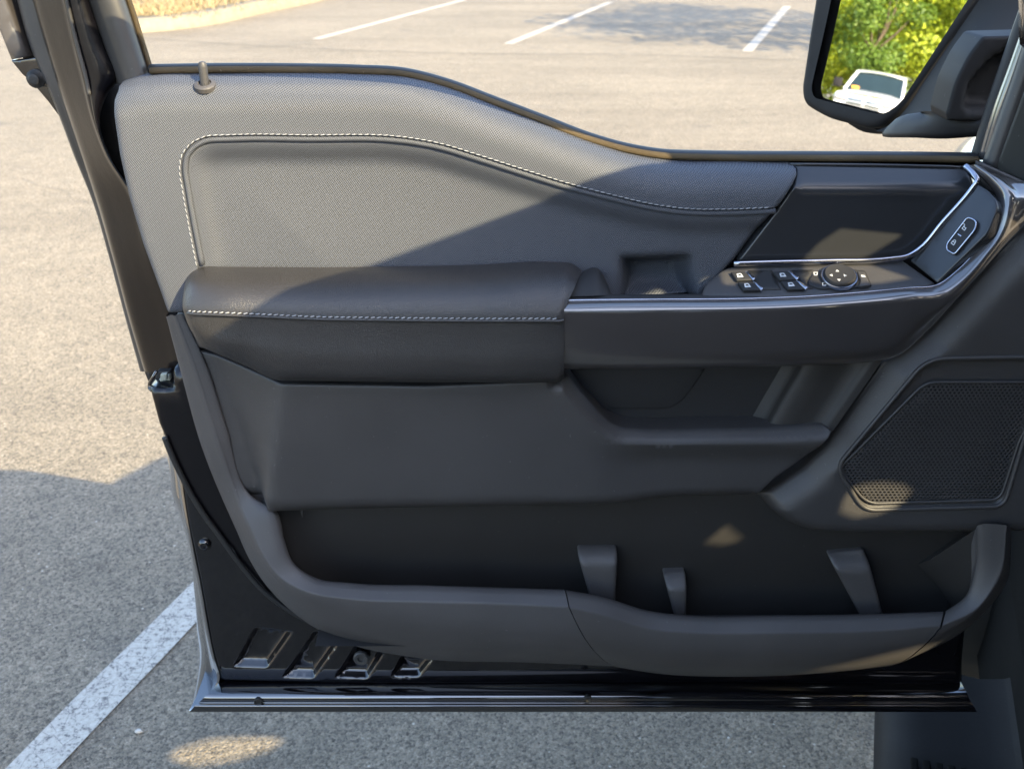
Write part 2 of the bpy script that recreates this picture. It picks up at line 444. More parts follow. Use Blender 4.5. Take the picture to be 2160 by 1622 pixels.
def crack(px, wd, name='pavement_crack'):
    p = cr(np.array([G(*q) for q in px]), 10); V = []; fs = []
    for i, a in enumerate(p):
        j = mnoise.noise(Vector((i * .55, px[0][0] * .01, 3))) * wd * 5
        k = wd * (.55 + .6 * abs(mnoise.noise(Vector((i * .8, 5, px[0][1] * .01)))))
        V += [(a[0], a[1] + j - k, .003), (a[0], a[1] + j + k, .003)]
    for i in range(len(p) - 1): fs.append((2 * i, 2 * i + 2, 2 * i + 3, 2 * i + 1))
    tag(link_mesh(name, V, fs, M['tar'], None, False), kind='structure')
crack([(300, 82), (520, 96), (730, 107), (900, 112), (1100, 115), (1350, 117), (1650, 127), (1900, 130)], .012)
crack([(1150, 160), (1180, 180), (1250, 198), (1320, 215), (1370, 224)], .004)
crack([(40, 375), (90, 395), (140, 405), (160, 425), (215, 430), (260, 436)], .003)
crack([(700, 108), (640, 93), (590, 98), (500, 104)], .007)
# kerb and the straw bed behind it
kp = cr(np.array([G(*q) for q in ((-160, -20), (-60, 20), (20, 45), (120, 62), (230, 71), (293, 70), (333, 67), (423, 57), (553, 30), (667, 5), (800, -32), (960, -80))]), 6)
def kerb_rows():
    rows = []
    for off, z in ((0, -.02), (0, .02), (.025, .125), (.05, .148), (.10, .155), (.30, .155), (.31, -.02)):
        r = []
        for i in range(len(kp)):
            t = kp[min(i + 1, len(kp) - 1)] - kp[max(i - 1, 0)]; n = np.array([-t[1], t[0], 0]); n /= np.linalg.norm(n)
            r.append(kp[i] + n * off + np.array([0, 0, z]))
        rows.append(np.array(r))
    return rows
KR = kerb_rows()
ko = tag(loft('kerb', None, M['kerb'], [r[::2] for r in KR], 2, 1, px=False, linear=True), kind='structure')
far = [r for r in KR[5]]
bed = [p for p in far] + [np.array([40, 60, 0]), np.array([-60, 60, 0]), np.array([-60, far[0][1] + 4, 0])]
sheet('straw_bed', bed, .135, M['mulch'])
# straw tufts along the front of the bed
V = []; fs = []
for i in range(5200):
    a = far[random.randrange(len(far))] + np.array([random.uniform(-.6, .6), abs(random.gauss(0, 1.6)), 0])
    h = random.uniform(.03, .10); g = random.uniform(0, 6.3); l = random.uniform(.05, .14)
    dx, dy = math.cos(g) * l, math.sin(g) * l; n = len(V)
    V += [(a[0] - dy * .06, a[1] + dx * .06, .137), (a[0] + dy * .06, a[1] - dx * .06, .137), (a[0] + dx, a[1] + dy, .137 + h)]; fs.append((n, n + 1, n + 2))
tag(link_mesh('straw_litter', V, fs, plain('straw', (.30, .225, .11), .9), None, False), 'loose golden straw covering the bed behind the kerb', 'straw', kind='stuff')

# ------------------------------------------------------------------ trees
def leaf_mat(name, a, b):
    m, t, bs = mk(name)
    oi = node(t, 'ShaderNodeNewGeometry'); c = ramp(t, oi.outputs['Random Per Island'], .0, 1.0, a, b)
    t.links.new(c, bs.inputs['Base Color']); bs.inputs['Roughness'].default_value = .5
    tr = node(t, 'ShaderNodeBsdfTranslucent'); t.links.new(c, tr.inputs[0]); ad = node(t, 'ShaderNodeMixShader'); ad.inputs[0].default_value = .35
    out = [n for n in t.nodes if n.type == 'OUTPUT_MATERIAL'][0]
    t.links.new(bs.outputs[0], ad.inputs[1]); t.links.new(tr.outputs[0], ad.inputs[2]); t.links.new(ad.outputs[0], out.inputs[0]); return m
M['leaf_y'] = leaf_mat('yellow green leaves', (.18, .25, .012), (.44, .50, .035))
M['leaf_g'] = leaf_mat('green leaves', (.05, .11, .012), (.17, .26, .03))
M['bark'] = plastic('bark', (.09, .07, .05), .9, 40, 1, .02, var=.4, spec=.2)
def tree(loc, hgt, rx, rz, z0, lm, label, nl=5200, seed=1, ls=.17, group='trees around the lot'):
    rnd = random.Random(seed); t = thing('broadleaf_tree', loc, label, 'tree', group); base = np.array(loc, float)
    V = []; fs = []
    def limb(a, b, ra, rb, seg=7, kn=5):
        a, b = np.array(a), np.array(b); n0 = len(V); d = b - a
        u = np.cross(d, (0.3, .1, 1.0)) ; u /= np.linalg.norm(u) + 1e-9; v = np.cross(d, u); v /= np.linalg.norm(v) + 1e-9
        for k in range(kn + 1):
            f = k / kn; c = a + d * f + u * .06 * math.sin(f * 5 + seed) * np.linalg.norm(d); r = ra + (rb - ra) * f
            for j in range(seg): g = 6.2832 * j / seg; V.append(c + u * r * math.cos(g) + v * r * math.sin(g))
        for k in range(kn):
            for j in range(seg): fs.append((n0 + k * seg + j, n0 + k * seg + (j + 1) % seg, n0 + (k + 1) * seg + (j + 1) % seg, n0 + (k + 1) * seg + j))
    zc = (z0 + hgt) / 2
    limb(base, base + (0, 0, hgt * .36), .17, .06)
    lobes = []
    for i in range(22):
        g = rnd.uniform(0, 6.283); e = rnd.uniform(-.9, .95); q = math.sqrt(1 - e * e) * rnd.uniform(.2, .88)
        c = np.array([rx * q * math.cos(g), rx * q * math.sin(g), zc + (hgt - z0) / 2 * e * .72]); lobes.append((c, rnd.uniform(.30, .46) * rx))
        if i < 8: limb(base + (0, 0, min(max(c[2] - .8, hgt * .10), hgt * .34)), base + c * .9 + (0, 0, c[2] * .1), .06, .015, 5, 4)
    link_mesh('trunk', V, fs, M['bark'], t)
    V = []; fs = []
    for i in range(nl):
        c, R = lobes[rnd.randrange(len(lobes))]
        d = np.array([rnd.gauss(0, 1), rnd.gauss(0, 1), rnd.gauss(0, 1)]); d /= np.linalg.norm(d)
        p = base + c + d * R * (rnd.random() ** .35) * np.array([1, 1, .8])
        nrm = d + np.array([rnd.gauss(0, .55), rnd.gauss(0, .55), rnd.gauss(.35, .5)]); nrm /= np.linalg.norm(nrm)
        u = np.cross(nrm, (rnd.gauss(0, 1), rnd.gauss(0, 1), rnd.gauss(0, 1))); u /= np.linalg.norm(u); v = np.cross(nrm, u)
        s = ls * rnd.uniform(.55, 1.25); n = len(V)
        V += [p - u * s * .5, p + v * s * .3 + nrm * s * .08, p + u * s * .5, p - v * s * .3 + nrm * s * .08]; fs.append((n, n + 1, n + 2, n + 3))
    link_mesh('crown', V, fs, M[lm], t, False); return t
# mirror axis (needed to know what the mirror looks at)
v0 = ray(1830, 190); v0 = v0 / np.linalg.norm(v0); r0 = np.array([-.975, .22, 0.0]); r0 /= np.linalg.norm(r0)
MN = r0 - v0; MN /= np.linalg.norm(MN)
rc = ray(1870, 110); MO = EYE + rc * (1.64 / rc[1])
def mir(x, y, dist_):
    v = ray(x, y); t = ((MO - EYE) @ MN) / (v @ MN); p = EYE + v * t; v = v / np.linalg.norm(v); r = v - 2 * (v @ MN) * MN
    return p + r * dist_
side = np.array([r0[1], -r0[0], 0.0])                 # to the right when looking along r0
c0 = MO + r0 * 45; c0[2] = 0
tree(tuple(c0 + side * 2.4 + r0 * 1.0), 9.0, 3.1, 3, .0, 'leaf_y', 'tall yellow green tree on one side of the mirror picture', 20000, 3, .17)
tree(tuple(c0 - side * 2.8 + r0 * .6), 8.4, 3.0, 3, .0, 'leaf_y', 'bright yellow green tree behind the white truck in the mirror', 20000, 5, .17)
tree(tuple(c0 + side * .2 - r0 * 1.4), 8.0, 1.9, 3, .9, 'leaf_g', 'darker green tree in the middle of the mirror picture', 9000, 9, .14)
tree(tuple(c0 + side * 7.4 + r0 * 1.5), 9.5, 3.2, 3, .0, 'leaf_y', 'yellow green tree at the far end of the mirrored row', 7000, 11, .2)
tree(tuple(c0 - side * 7.8 + r0 * 1.2), 9.2, 3.2, 3, .0, 'leaf_g', 'broad green tree at the near end of the mirrored row', 7000, 13, .2)
tree(tuple(c0 + side * .4 + r0 * 5.0), 13, 6.4, 4, .0, 'leaf_y', 'big yellow green tree filling the back of the mirror picture', 30000, 15, .32)
tree((8.0, 8.6, 0), 7.6, 2.2, 3, 3.6, 'leaf_g', 'tree whose shadow streaks across the far bay lines', 2600, 21, .2)

# ------------------------------------------------------------------ white pickup seen in the mirror
M['white'] = paint('white car paint', (.72, .72, .70), 0, .08); M['glass_dark'] = plain('tinted glass', (.012, .022, .020), .03, 0, .9)
M['lamp'] = plain('lamp glass', (.5, .5, .52), .08, .6); M['amber'] = plain('amber paper', (.75, .36, .04), .6)
def white_truck():
    p = mir(1826, 200, 35.5); p[2] = 0
    t = thing('parked_pickup_truck', tuple(p), 'white pickup truck reflected in the wing mirror', 'truck')
    fx = -r0 * 1.0; fx = np.array([fx[0] * math.cos(.16) - fx[1] * math.sin(.16), fx[0] * math.sin(.16) + fx[1] * math.cos(.16), 0]); lx = np.array([-fx[1], fx[0], 0])
    def q(a, l, z): return p + fx * a + lx * l + np.array([0, 0, z])
    def box(name, a0, a1, l0, l1, z0, z1, m, par=t, bev=.03):
        return prism(name, par, m, [q(a0, l0, z0), q(a1, l0, z0), q(a1, l1, z0), q(a0, l1, z0)], (0, 0, z1 - z0), bevel=bev)
    W = .98
    # body: stations along the length (a: forward)
    def ring(a, hw, zb, zt, cro=.05):
        return np.array([q(a, -hw, zb), q(a, -hw * 1.0, zb + (zt - zb) * .55), q(a, -hw * .96, zt - .06), q(a, -hw * .80, zt - .005), q(a, 0, zt + cro), q(a, hw * .80, zt - .005), q(a, hw * .96, zt - .06), q(a, hw, zb + (zt - zb) * .55), q(a, hw, zb)])
    loft('body', t, M['white'], [ring(0, W * .96, .45, 1.16), ring(-.12, W, .45, 1.20), ring(-.7, W, .5, 1.24), ring(-1.35, W, .5, 1.29), ring(-3.2, W, .5, 1.33), ring(-5.4, W, .5, 1.33)], 3, 4, px=False, linear=True)
    def cab(a, hw, z): return [q(a, -hw, z), q(a, hw, z)]
    rows = [[q(-1.25, -.90, 1.26), q(-1.25, -.5, 1.29), q(-1.22, 0, 1.30), q(-1.25, .5, 1.29), q(-1.25, .90, 1.26)], [q(-1.95, -.74, 1.86), q(-1.93, -.4, 1.90), q(-1.92, 0, 1.91), q(-1.93, .4, 1.90), q(-1.95, .74, 1.86)]]
    loft('windscreen', t, M['glass_dark'], rows, 3, 2, px=False, linear=True)
    loft('roof', t, M['white'], [[q(-1.90, -.76, 1.85), q(-1.88, -.4, 1.90), q(-1.87, 0, 1.92), q(-1.88, .4, 1.90), q(-1.90, .76, 1.85)], [q(-2.1, -.78, 1.91), q(-2.1, -.4, 1.95), q(-2.1, 0, 1.965), q(-2.1, .4, 1.95), q(-2.1, .78, 1.91)], [q(-3.6, -.78, 1.90), q(-3.6, -.4, 1.94), q(-3.6, 0, 1.95), q(-3.6, .4, 1.94), q(-3.6, .78, 1.90)]], 3, 3, px=False)
    for sg in (-1, 1):
        tube('windscreen_pillar', t, M['white'], [q(-1.22, sg * .92, 1.25), q(-1.6, sg * .84, 1.58), q(-1.95, sg * .76, 1.87)], .05, 8, px=False)
        prism('side_window', t, M['glass_dark'], [q(-1.4, sg * .93, 1.3), q(-2.05, sg * .79, 1.86), q(-3.5, sg * .79, 1.86), q(-3.6, sg * .93, 1.3)], lx * (-sg * .03))
        hl = box('headlight', -.10, .05, sg * .72 - .2, sg * .72 + .2, .92, 1.10, M['lamp'])
        arm = box('wing_mirror', -1.55, -1.42, sg * 1.22 - .14, sg * 1.22 + .14, 1.28, 1.58, M['matte'])
        box('mirror_arm', -1.52, -1.46, min(sg * .9, sg * 1.12), max(sg * .9, sg * 1.12), 1.34, 1.40, M['matte'], arm, .01)
        for a in (-.95, -4.4):
            fr = Fr(q(a, sg * (W + .005), .40), lx * sg); wh = disc('wheel', t, M['rubber'], fr, 0, 0, [(.40, -.25), (.40, -.02), (.37, .0), (.26, .0)], 28)
            disc('rim', wh, M['chrome'], fr, 0, 0, [(.26, .004), (.24, -.02), (.08, .0), (.0001, .0)], 24)
    box('front_panel', -.16, .0, -.93, .93, .44, 1.15, M['white'], t, .04)
    g = box('grille', -.02, .07, -.55, .55, .72, 1.09, M['lamp'])
    for k in range(3):
        for sg in (-1, 1): box('grille_bar', .06, .085, sg * .28 - .22, sg * .28 + .22, .77 + k * .1, .82 + k * .1, M['glass_dark'], g, .005)
    box('bumper', -.05, .14, -.96, .96, .46, .70, M['chrome'], t, .05)
    box('dash_paper', -1.29, -1.28, .48, .72, 1.335, 1.42, M['amber'], t, .002)
white_truck()

# ------------------------------------------------------------------ the black pickup the door belongs to
M['cabin'] = plastic('dark cabin lining', (.03, .03, .032), .8, 400, .2, .001)
trk = thing('pickup_truck', tuple(T(-1, .3, 0)), 'black pickup truck with its front door standing open, step board below', 'truck')
tfr = lambda L, s, z, n, up=(0, 0, 1): Fr(T(L, s, z), n, up)
# roof panel with made-up openings, each cut to the shape of one sun patch
roofF = Fr(T(0, 0, 1.90), (0, 0, 1), TT)               # u = -L ... ex = cross(ey, n)
def to_roof(p):
    q = p + SUN * ((1.90 - p[2]) / SUN[2]) - roofF.o; return (q @ roofF.ex, q @ roofF.ey)
def LS(L, s):
    q = T(L, s, 1.9) - roofF.o; return (q @ roofF.ex, q @ roofF.ey)
holes = []
def light_hole(pts): holes.append(np.array([to_roof(p) for p in pts]))
light_hole([P(x, y, .066) for x, y in ((1775, 1055), (1790, 1033), (1815, 1022), (1860, 1017), (1905, 1022), (1925, 1038), (1900, 1062), (1850, 1085), (1800, 1092), (1770, 1080))])
light_hole([P(x, y, .03) for x, y in ((1522, 1110), (1560, 1140), (1520, 1150), (1482, 1145))])
light_hole([P(x, y, .05) for x, y in ((1690, 560), (1735, 510), (1780, 480), (1960, 428), (1962, 448), (1900, 500), (1820, 548), (1800, 560))])
light_hole([P(x, y, .085) for x, y in ((2118, 388), (2185, 380), (2185, 480), (2095, 560), (2085, 545), (2120, 470))])
light_hole([G(x, y) for x, y in ((355, 1598), (380, 1578), (440, 1560), (520, 1555), (600, 1557), (565, 1582), (480, 1605), (405, 1615))])
light_hole([P(x, y, .09) for x, y in ((1690, 1418), (1800, 1392), (1900, 1368), (1985, 1358), (1940, 1390), (1850, 1415))])
light_hole([P(x, y, .02) for x, y in ((1180, 1494), (1205, 1482), (1290, 1478), (1320, 1494))])
light_hole([P(x, y, .035) for x, y in ((1360, 622), (1425, 592), (1432, 600), (1405, 622))])
light_hole([P(x, y, .052 + (y - 556) / 70 * .045) for x, y in ((1700, 562), (1828, 558), (1912, 590), (1850, 600), (1740, 606), (1690, 590))])
light_hole([P(x, y, .052 + (y - 556) / 70 * .045) for x, y in ((1522, 570), (1600, 566), (1580, 598), (1530, 600))])
rout = [LS(-.03, -2.3), LS(.0, -1.2), LS(.02, 0), LS(.015, .3), LS(.0, .39), LS(-.05, .475), LS(-.19, .66), LS(-.222, .69), LS(-.15, .74), LS(-.105, .80), LS(-.165, 1.02), LS(-.33, 1.06), LS(-1.0, 1.08), LS(-1.6, 1.02), LS(-1.85, .74), LS(-1.95, .4), LS(-1.97, -2.3)]  # unseen outline, its front bulge shaped only to cast the ground shadow
plate('roof', trk, M['paint'], rout, roofF, None, .045, .015, .05, holes=holes, px=False)
def tbox(name, L0, L1, s0, s1, z0, z1, m, par=trk, bev=.01):
    return prism(name, par, m, [T(L0, s0, z0), T(L1, s0, z0), T(L1, s1, z0), T(L0, s1, z0)], (0, 0, z1 - z0), bevel=bev)
tbox('floor', -1.85, -.12, -1.9, 1.35, .52, .58, M['cabin'])
tbox('rocker_panel', -.20, -.10, -2.0, 2.0, .20, .63, M['void'], bev=.03)
# step board
def board_row(L, z): return [T(L, -2.0, z), T(L, -.5, z), T(L, .8, z), T(L, 1.2, z), T(L, 1.60, z)]
sb = loft('step_board', trk, M['step'], [board_row(-.10, .30), board_row(.06, .29), board_row(.098, .31), board_row(.105, .36), board_row(.098, .402), board_row(.075, .418), board_row(.02, .420), board_row(-.09, .424), board_row(-.10, .43)], 2, 3, px=False)
for k in range(7): tbox('tread_rib', -.058 + k * .018, -.047 + k * .018, -1.9, 1.36, .4205, .4262, M['void'], sb, .002)
tbox('step_bracket', -.26, .0, 1.05, 1.12, .30, .40, M['matte'], sb, .01)
# door aperture: B pillar, hinge pillar, screen pillar
prism('rear_pillar', trk, M['paint'], [T(-.08, -.05, .55), T(-.08, .13, .55), T(-.08, .12, 1.35), T(-.16, .10, 1.86), T(-.16, -.06, 1.86), T(-.08, -.08, 1.35)], LN * -.12, bevel=.012)
prism('hinge_pillar', trk, M['paint'], [T(-.10, 1.20, .5), T(-.10, 1.95, .5), T(-.10, 1.95, 1.10), T(-.10, 1.30, 1.16), T(-.10, 1.20, 1.05)], LN * -.10, bevel=.012).data.materials[0] = M['void']
tube('screen_pillar', trk, M['paint'], [T(-.24, .70, 1.86), T(-.20, .95, 1.62), T(-.15, 1.25, 1.33), T(-.11, 1.50, 1.14)], .035, 10, px=False)
tube('screen_pillar', trk, M['paint'], [T(-1.72, .70, 1.86), T(-1.78, .95, 1.62), T(-1.84, 1.25, 1.33), T(-1.88, 1.50, 1.14)], .035, 10, px=False)
loft('windscreen', trk, M['glass_dark'], [[T(-.30, .80, 1.87), T(-1.0, .90, 1.89), T(-1.68, .80, 1.87)], [T(-.14, 1.50, 1.15), T(-1.0, 1.72, 1.16), T(-1.86, 1.50, 1.15)]], 4, 2, px=False, linear=True)
prism('passenger_side', trk, M['paint'], [T(-1.97, -2.3, .45), T(-1.97, 1.5, .45), T(-1.97, 1.5, 1.12), T(-1.97, -2.3, 1.22)], LN * .06, bevel=.01)
prism('passenger_window', trk, M['glass_dark'], [T(-1.96, -2.25, 1.22), T(-1.96, 1.3, 1.14), T(-1.92, .72, 1.86), T(-1.92, -2.2, 1.86)], LN * .02)
prism('cab_rear', trk, M['paint'], [T(-.05, -2.3, .45), T(-1.95, -2.3, .45), T(-1.90, -2.3, 1.88), T(-.10, -2.3, 1.88)], TT * -.05)
prism('rear_door', trk, M['paint'], [T(-.03, -.06, .58), T(-.03, -.10, 1.30), T(-.03, -1.2, 1.32), T(-.03, -1.3, .9), T(-.03, -1.1, .58)], LN * -.10, bevel=.015)
prism('rear_door_window', trk, M['glass_dark'], [T(-.06, -.12, 1.31), T(-.10, -.14, 1.84), T(-.10, -1.1, 1.84), T(-.06, -1.2, 1.33)], LN * -.01)
# front wing, bonnet, front wheel
def wing(s, L, zt, zb): return [T(L + .00, s, zb), T(L + .035, s, zb + .12), T(L + .03, s, (zb + zt) / 2 + .08), T(L + .0, s, zt - .07), T(L - .07, s, zt), T(L - .30, s, zt + .05), T(L - 1.0, s, zt + .07)]
loft('front_wing', trk, M['paint'], [wing(1.66, -.06, 1.10, .62), wing(1.76, -.03, 1.10, .66), wing(1.9, -.01, 1.10, .84), wing(2.1, .01, 1.10, .95), wing(2.35, .02, 1.10, .96), wing(2.6, .03, 1.10, .86), wing(2.8, .03, 1.10, .60), wing(3.05, .0, 1.08, .55), wing(3.22, -.10, 1.02, .55)], 4, 4, px=False)
wf = Fr(T(.0, 2.3, .42), LN); wh = disc('front_wheel', trk, M['rubber'], wf, 0, 0, [(.41, -.27), (.42, -.04), (.40, -.01), (.34, .0), (.26, -.01)], 36)
disc('rim', wh, M['gloss'], wf, 0, 0, [(.26, -.005), (.24, -.04), (.10, -.03), (.07, .0), (.0001, .0)], 30)
tbox('truck_bed', -1.95, -.06, -4.2, -2.4, .6, 1.32, M['paint'], trk, .03)
wf = Fr(T(-.02, -3.3, .42), LN); wh = disc('rear_wheel', trk, M['rubber'], wf, 0, 0, [(.41, -.27), (.42, -.04), (.40, -.01), (.34, .0), (.26, -.01)], 36)
disc('rim', wh, M['gloss'], wf, 0, 0, [(.26, -.005), (.24, -.04), (.10, -.03), (.07, .0), (.0001, .0)], 30)
# dry leaves blown under the sill
V = []; fs = []
for i in range(900):
    a = G(random.uniform(2010, 2110), random.uniform(1365, 1432)); h = random.uniform(.004, .03); g = random.uniform(0, 6.3); l = random.uniform(.008, .028)
    dx, dy = math.cos(g) * l, math.sin(g) * l; n = len(V)
    V += [(a[0] - dx, a[1] - dy, h), (a[0] + dy * .4, a[1] - dx * .4, h + .006), (a[0] + dx, a[1] + dy, h + .01), (a[0] - dy * .4, a[1] + dx * .4, h + .002)]; fs.append((n, n + 1, n + 2, n + 3))
tag(link_mesh('leaf_litter', V, fs, plain('dry leaves', (.23, .17, .09), .9), None, False), 'dry brown leaf litter on the ground beside the step board', 'leaves', kind='stuff')


# a pebble on the lot
pv = G(293, 1545); V = []; fs = []
for i in range(5):
    for k in range(10):
        a = k * 6.2832 / 10; e = -1.2 + i * .6; rr = math.cos(e) * (1 + .18 * math.sin(3 * a + i))
        V.append((pv[0] + .0085 * rr * math.cos(a), pv[1] + .0055 * rr * math.sin(a), .0045 + .0045 * math.sin(e)))
for i in range(4):
    for k in range(10): fs.append((i * 10 + k, i * 10 + (k + 1) % 10, i * 10 + 10 + (k + 1) % 10, i * 10 + 10 + k))
fs.append(tuple(range(40, 50))); fs.append(tuple(range(9, -1, -1)))
tag(link_mesh('pebble', V, fs, plain('pale stone', (.42, .40, .36), .8)), 'small pale pebble on the shaded asphalt beside the near painted line', 'pebble')
# ================================================================== THE OPEN DOOR
door = thing('truck_door', (.10, 1.20, .60), 'open black truck door seen from inside, charcoal trim panel with armrest, speaker and wing mirror', 'truck door')
FD = door_fr
def shift(row, dx=0, dy=0, dw=0): return [(p[0] + dx, p[1] + dy, p[2] + dw) for p in row]
def wrow(pts, w): return [(x, y, w) for x, y in pts]
# ---- outer skin and sheet metal
skin = [(60, 168), (100, 215), (135, 262), (152, 300), (178, 365), (207, 440), (240, 555), (275, 680), (305, 790), (322, 830), (345, 920), (360, 1000), (366, 1060), (382, 1095), (404, 1180), (412, 1250), (418, 1330), (422, 1380), (418, 1440), (420, 1494),
        (2030, 1490), (2030, 1000), (2060, 400), (2040, 338), (1450, 336), (1340, 326), (1250, 300), (1150, 264), (1050, 228), (940, 188), (860, 168), (700, 160), (330, 158), (250, 172), (160, 172)]
plate('outer_skin', door, M['paint'], [(x, y) for x, y in skin], FD(-.125), None, .004, .003, .04)
stamps = [[(535, 1322, 8), (622, 1330, 10), (566, 1410, 10), (488, 1408, 8)], [(662, 1328, 8), (722, 1350, 10), (664, 1432, 10), (592, 1430, 8)], [(752, 1352, 8), (815, 1374, 10), (778, 1432, 10), (704, 1430, 8)], [(845, 1380, 8), (920, 1386, 10), (886, 1428, 10), (822, 1428, 8)]]
stp = [rpoly(s) for s in stamps]
f0 = FD(0.0)
stuv = [np.array([f0.uv(*p) for p in s]) for s in stp]
def sheet_w(u, v, X, Y):
    q = np.stack([u, v], 1); w = np.zeros(len(u))
    for s in stuv: w -= .0105 * ss(.0003, .0085, dist(q, s)) * inside(q, s)
    w += .0012 * np.sin(u * 9 + v * 4) 
    return w
sheet_out = [(378, 985), (384, 1045), (390, 1090), (400, 1138), (411, 1190), (421, 1240), (431, 1300), (441, 1360), (453, 1410), (464, 1438), (700, 1442), (2028, 1444), (2032, 1380), (2040, 1300), (2040, 980)]
plate('inner_sheet', door, M['paint'], sheet_out, f0, sheet_w, .02, .006, .012, feats=[(s, (.0008, .003, .006, .0088, -.0088, -.006, -.003, -.0008)) for s in stp])
sil = [(343, 915), (358, 993), (364, 1045), (380, 1090), (402, 1174), (410, 1250), (416, 1330), (421, 1385), (412, 1450), (399, 1503)]
rid = [(362, 925), (377, 990), (384, 1045), (391, 1090), (407, 1174), (422, 1250), (436, 1330), (448, 1388), (459, 1432), (444, 1462)]
loft('rear_shut_face', door, M['paint'], [wrow(sil, -.125), wrow(sil, -.118), [(a[0] * .55 + b[0] * .45, a[1] * .55 + b[1] * .45, -.05) for a, b in zip(sil, rid)], [(a[0] * .25 + b[0] * .75, a[1] * .25 + b[1] * .75, -.035) for a, b in zip(sil, rid)], wrow(rid, -.006), shift(wrow(rid, 0), 4, 0)], 5, 3)
face = [(314, 820), (322, 850), (334, 895), (343, 915), (355, 946), (381, 1001), (404, 1045), (430, 1086), (461, 1128), (503, 1185), (560, 1250), (640, 1304), (690, 1326), (760, 1342), (900, 1345), (900, 1290), (620, 1200), (500, 1000), (440, 820), (380, 780), (366, 780), (363, 822)]
plate('shut_face', door, M['peel'], face, FD(.010), None, .03, .006, .02)
tube('edge_bead', door, M['rubber'], wrow([(347, 922), (357, 948), (382, 1002), (405, 1046), (431, 1087), (462, 1129), (504, 1186), (561, 1251), (641, 1305), (700, 1331), (770, 1350)], .013), .004, 8, flat=(.003, .0038))
# sill flange
sx = [(462, 0), (560, 0), (900, 0), (1300, 0), (1700, 0), (2026, 0)]
def sill(y, w, xl, xr, lift=0): return [(xl, y - lift, w), (560, y, w), (900, y, w), (1300, y, w), (1700, y, w), (xr, y, w)]
bot = sill(1501, .034, 399, 2061)
srows = [sill(1437, -.004, 463, 2026), sill(1443, .004, 458, 2030), sill(1452, .016, 450, 2034), sill(1462, .0255, 440, 2040), sill(1471, .030, 430, 2044), sill(1477, .0305, 424, 2047), sill(1482, .0285, 418, 2050), sill(1487, .0335, 412, 2053), sill(1494, .0345, 406, 2057), bot]
sw_ = rows_px(srows); back = sw_[-1] + np.array([0, .03, -.003]); back2 = back + np.array([0, .13, .01])
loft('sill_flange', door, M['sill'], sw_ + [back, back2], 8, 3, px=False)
for x, y, rr in ((545, 1479, .006), (490, 1494, .004), (1240, 1473, .005)):
    fr = FD(.032); u, v = fr.uv(x, y); disc('drain_plug', door, M['rubber'], fr, u, v, [(rr, -.004), (rr, .0015), (rr * .7, .002), (rr * .5, .0005), (.0001, .0005)], 16)
fr = FD(0); u, v = fr.uv(762, 1387); disc('rubber_plug', door, M['seal_grey'], fr, u, v, [(.0105, -.002), (.0105, .002), (.009, .0035), (.005, .003), (.004, .0005), (.0001, .0005)], 24)
u, v = fr.uv(432, 1147); b_ = disc('screw', door, M['paint'], fr, u, v, [(.0085, -.002), (.0085, .002), (.006, .005), (.0045, .0055), (.003, .003), (.0001, .003)], 18)
# latch window
latch = [(331, 784, 3), (358, 784, 3), (364, 823, 4), (316, 820, 4)]
plate('latch_opening', door, M['rubber'], rpoly(latch), FD(-.02), None, .01, .001, .01)
lt = plate('latch', door, M['steel'], rpoly([(335, 800, 3), (357, 790, 3), (361, 818, 4), (328, 816, 4)]), FD(-.016), None, .006, .002, .006)
plate('latch_claw', lt, M['steel'], rpoly([(338, 790, 2), (352, 788, 2), (350, 803, 2), (337, 806, 2)]), FD(-.006), None, .004, .0015, .006)
tube('latch_rim', door, M['paint'], [(331, 783, .0), (315, 819, .0), (322, 824, .004), (362, 825, .004)], .0022, 8, n=3)
# ---- rear pillar of the window frame and shut face above the latch
S0 = [(10, -120), (38, 0), (66, 100), (95, 170), (128, 250), (158, 330), (196, 425), (230, 540), (262, 660), (297, 784)]
S1 = [(43, -120), (70, 0), (98, 100), (120, 170), (147, 250), (174, 330), (205, 425), (238, 540), (270, 660), (306, 784)]
S2 = [(108, -120), (131, 0), (154, 100), (172, 170), (192, 250), (222, 330), (272, 415), (300, 540), (345, 660), (372, 784)]
S3 = [(117, -120), (141, 0), (163, 95), (183, 170), (201, 250), (232, 330), (292, 415), (325, 540), (370, 660), (395, 784)]
mid = lambda A, B, t: [(a[0] * (1 - t) + b[0] * t, a[1] * (1 - t) + b[1] * t) for a, b in zip(A, B)]
loft('hem_strip', door, M['seal_grey'], [shift(wrow(S0, -.14)), wrow(S0, -.112), wrow(mid(S0, S1, .15), -.108), wrow(mid(S0, S1, .85), -.104), wrow(S1, -.100), wrow(S1, -.08)], 5, 2)
def vrow(pts, w0, w1): return [(x, y, w0 + (w1 - w0) * float(ss(300, 640, np.array([y]))[0])) for x, y in pts]
loft('pillar_shut_face', door, M['peel'], [vrow(mid(S1, S2, -.02), -.078, -.075), vrow(mid(S1, S2, .06), -.066, -.052), vrow(mid(S1, S2, .45), -.048, -.043), vrow(mid(S1, S2, .85), -.032, -.036), vrow(S2, -.026, -.033), vrow(mid(S2, S3, .5), -.014, -.030), vrow(S3, -.012, -.028)], 6, 4)
A3 = [(117, -120), (141, 0), (163, 95), (183, 170), (189, 200), (199, 250), (225, 328), (262, 388)]
A4 = [(160, -120), (186, 0), (219, 100), (243, 166), (222, 200), (209, 250), (233, 332), (278, 402)]
loft('pillar_inner_face', door, M['peel'], [wrow(A3, -.012), wrow(mid(A3, A4, .2), -.008), wrow(mid(A3, A4, .75), -.010), wrow(A4, -.016), wrow(A4, -.05)], 5, 2)
tube('pillar_bead', door, M['seal_grey'], wrow(A3[:5], -.009), .0022, 6)
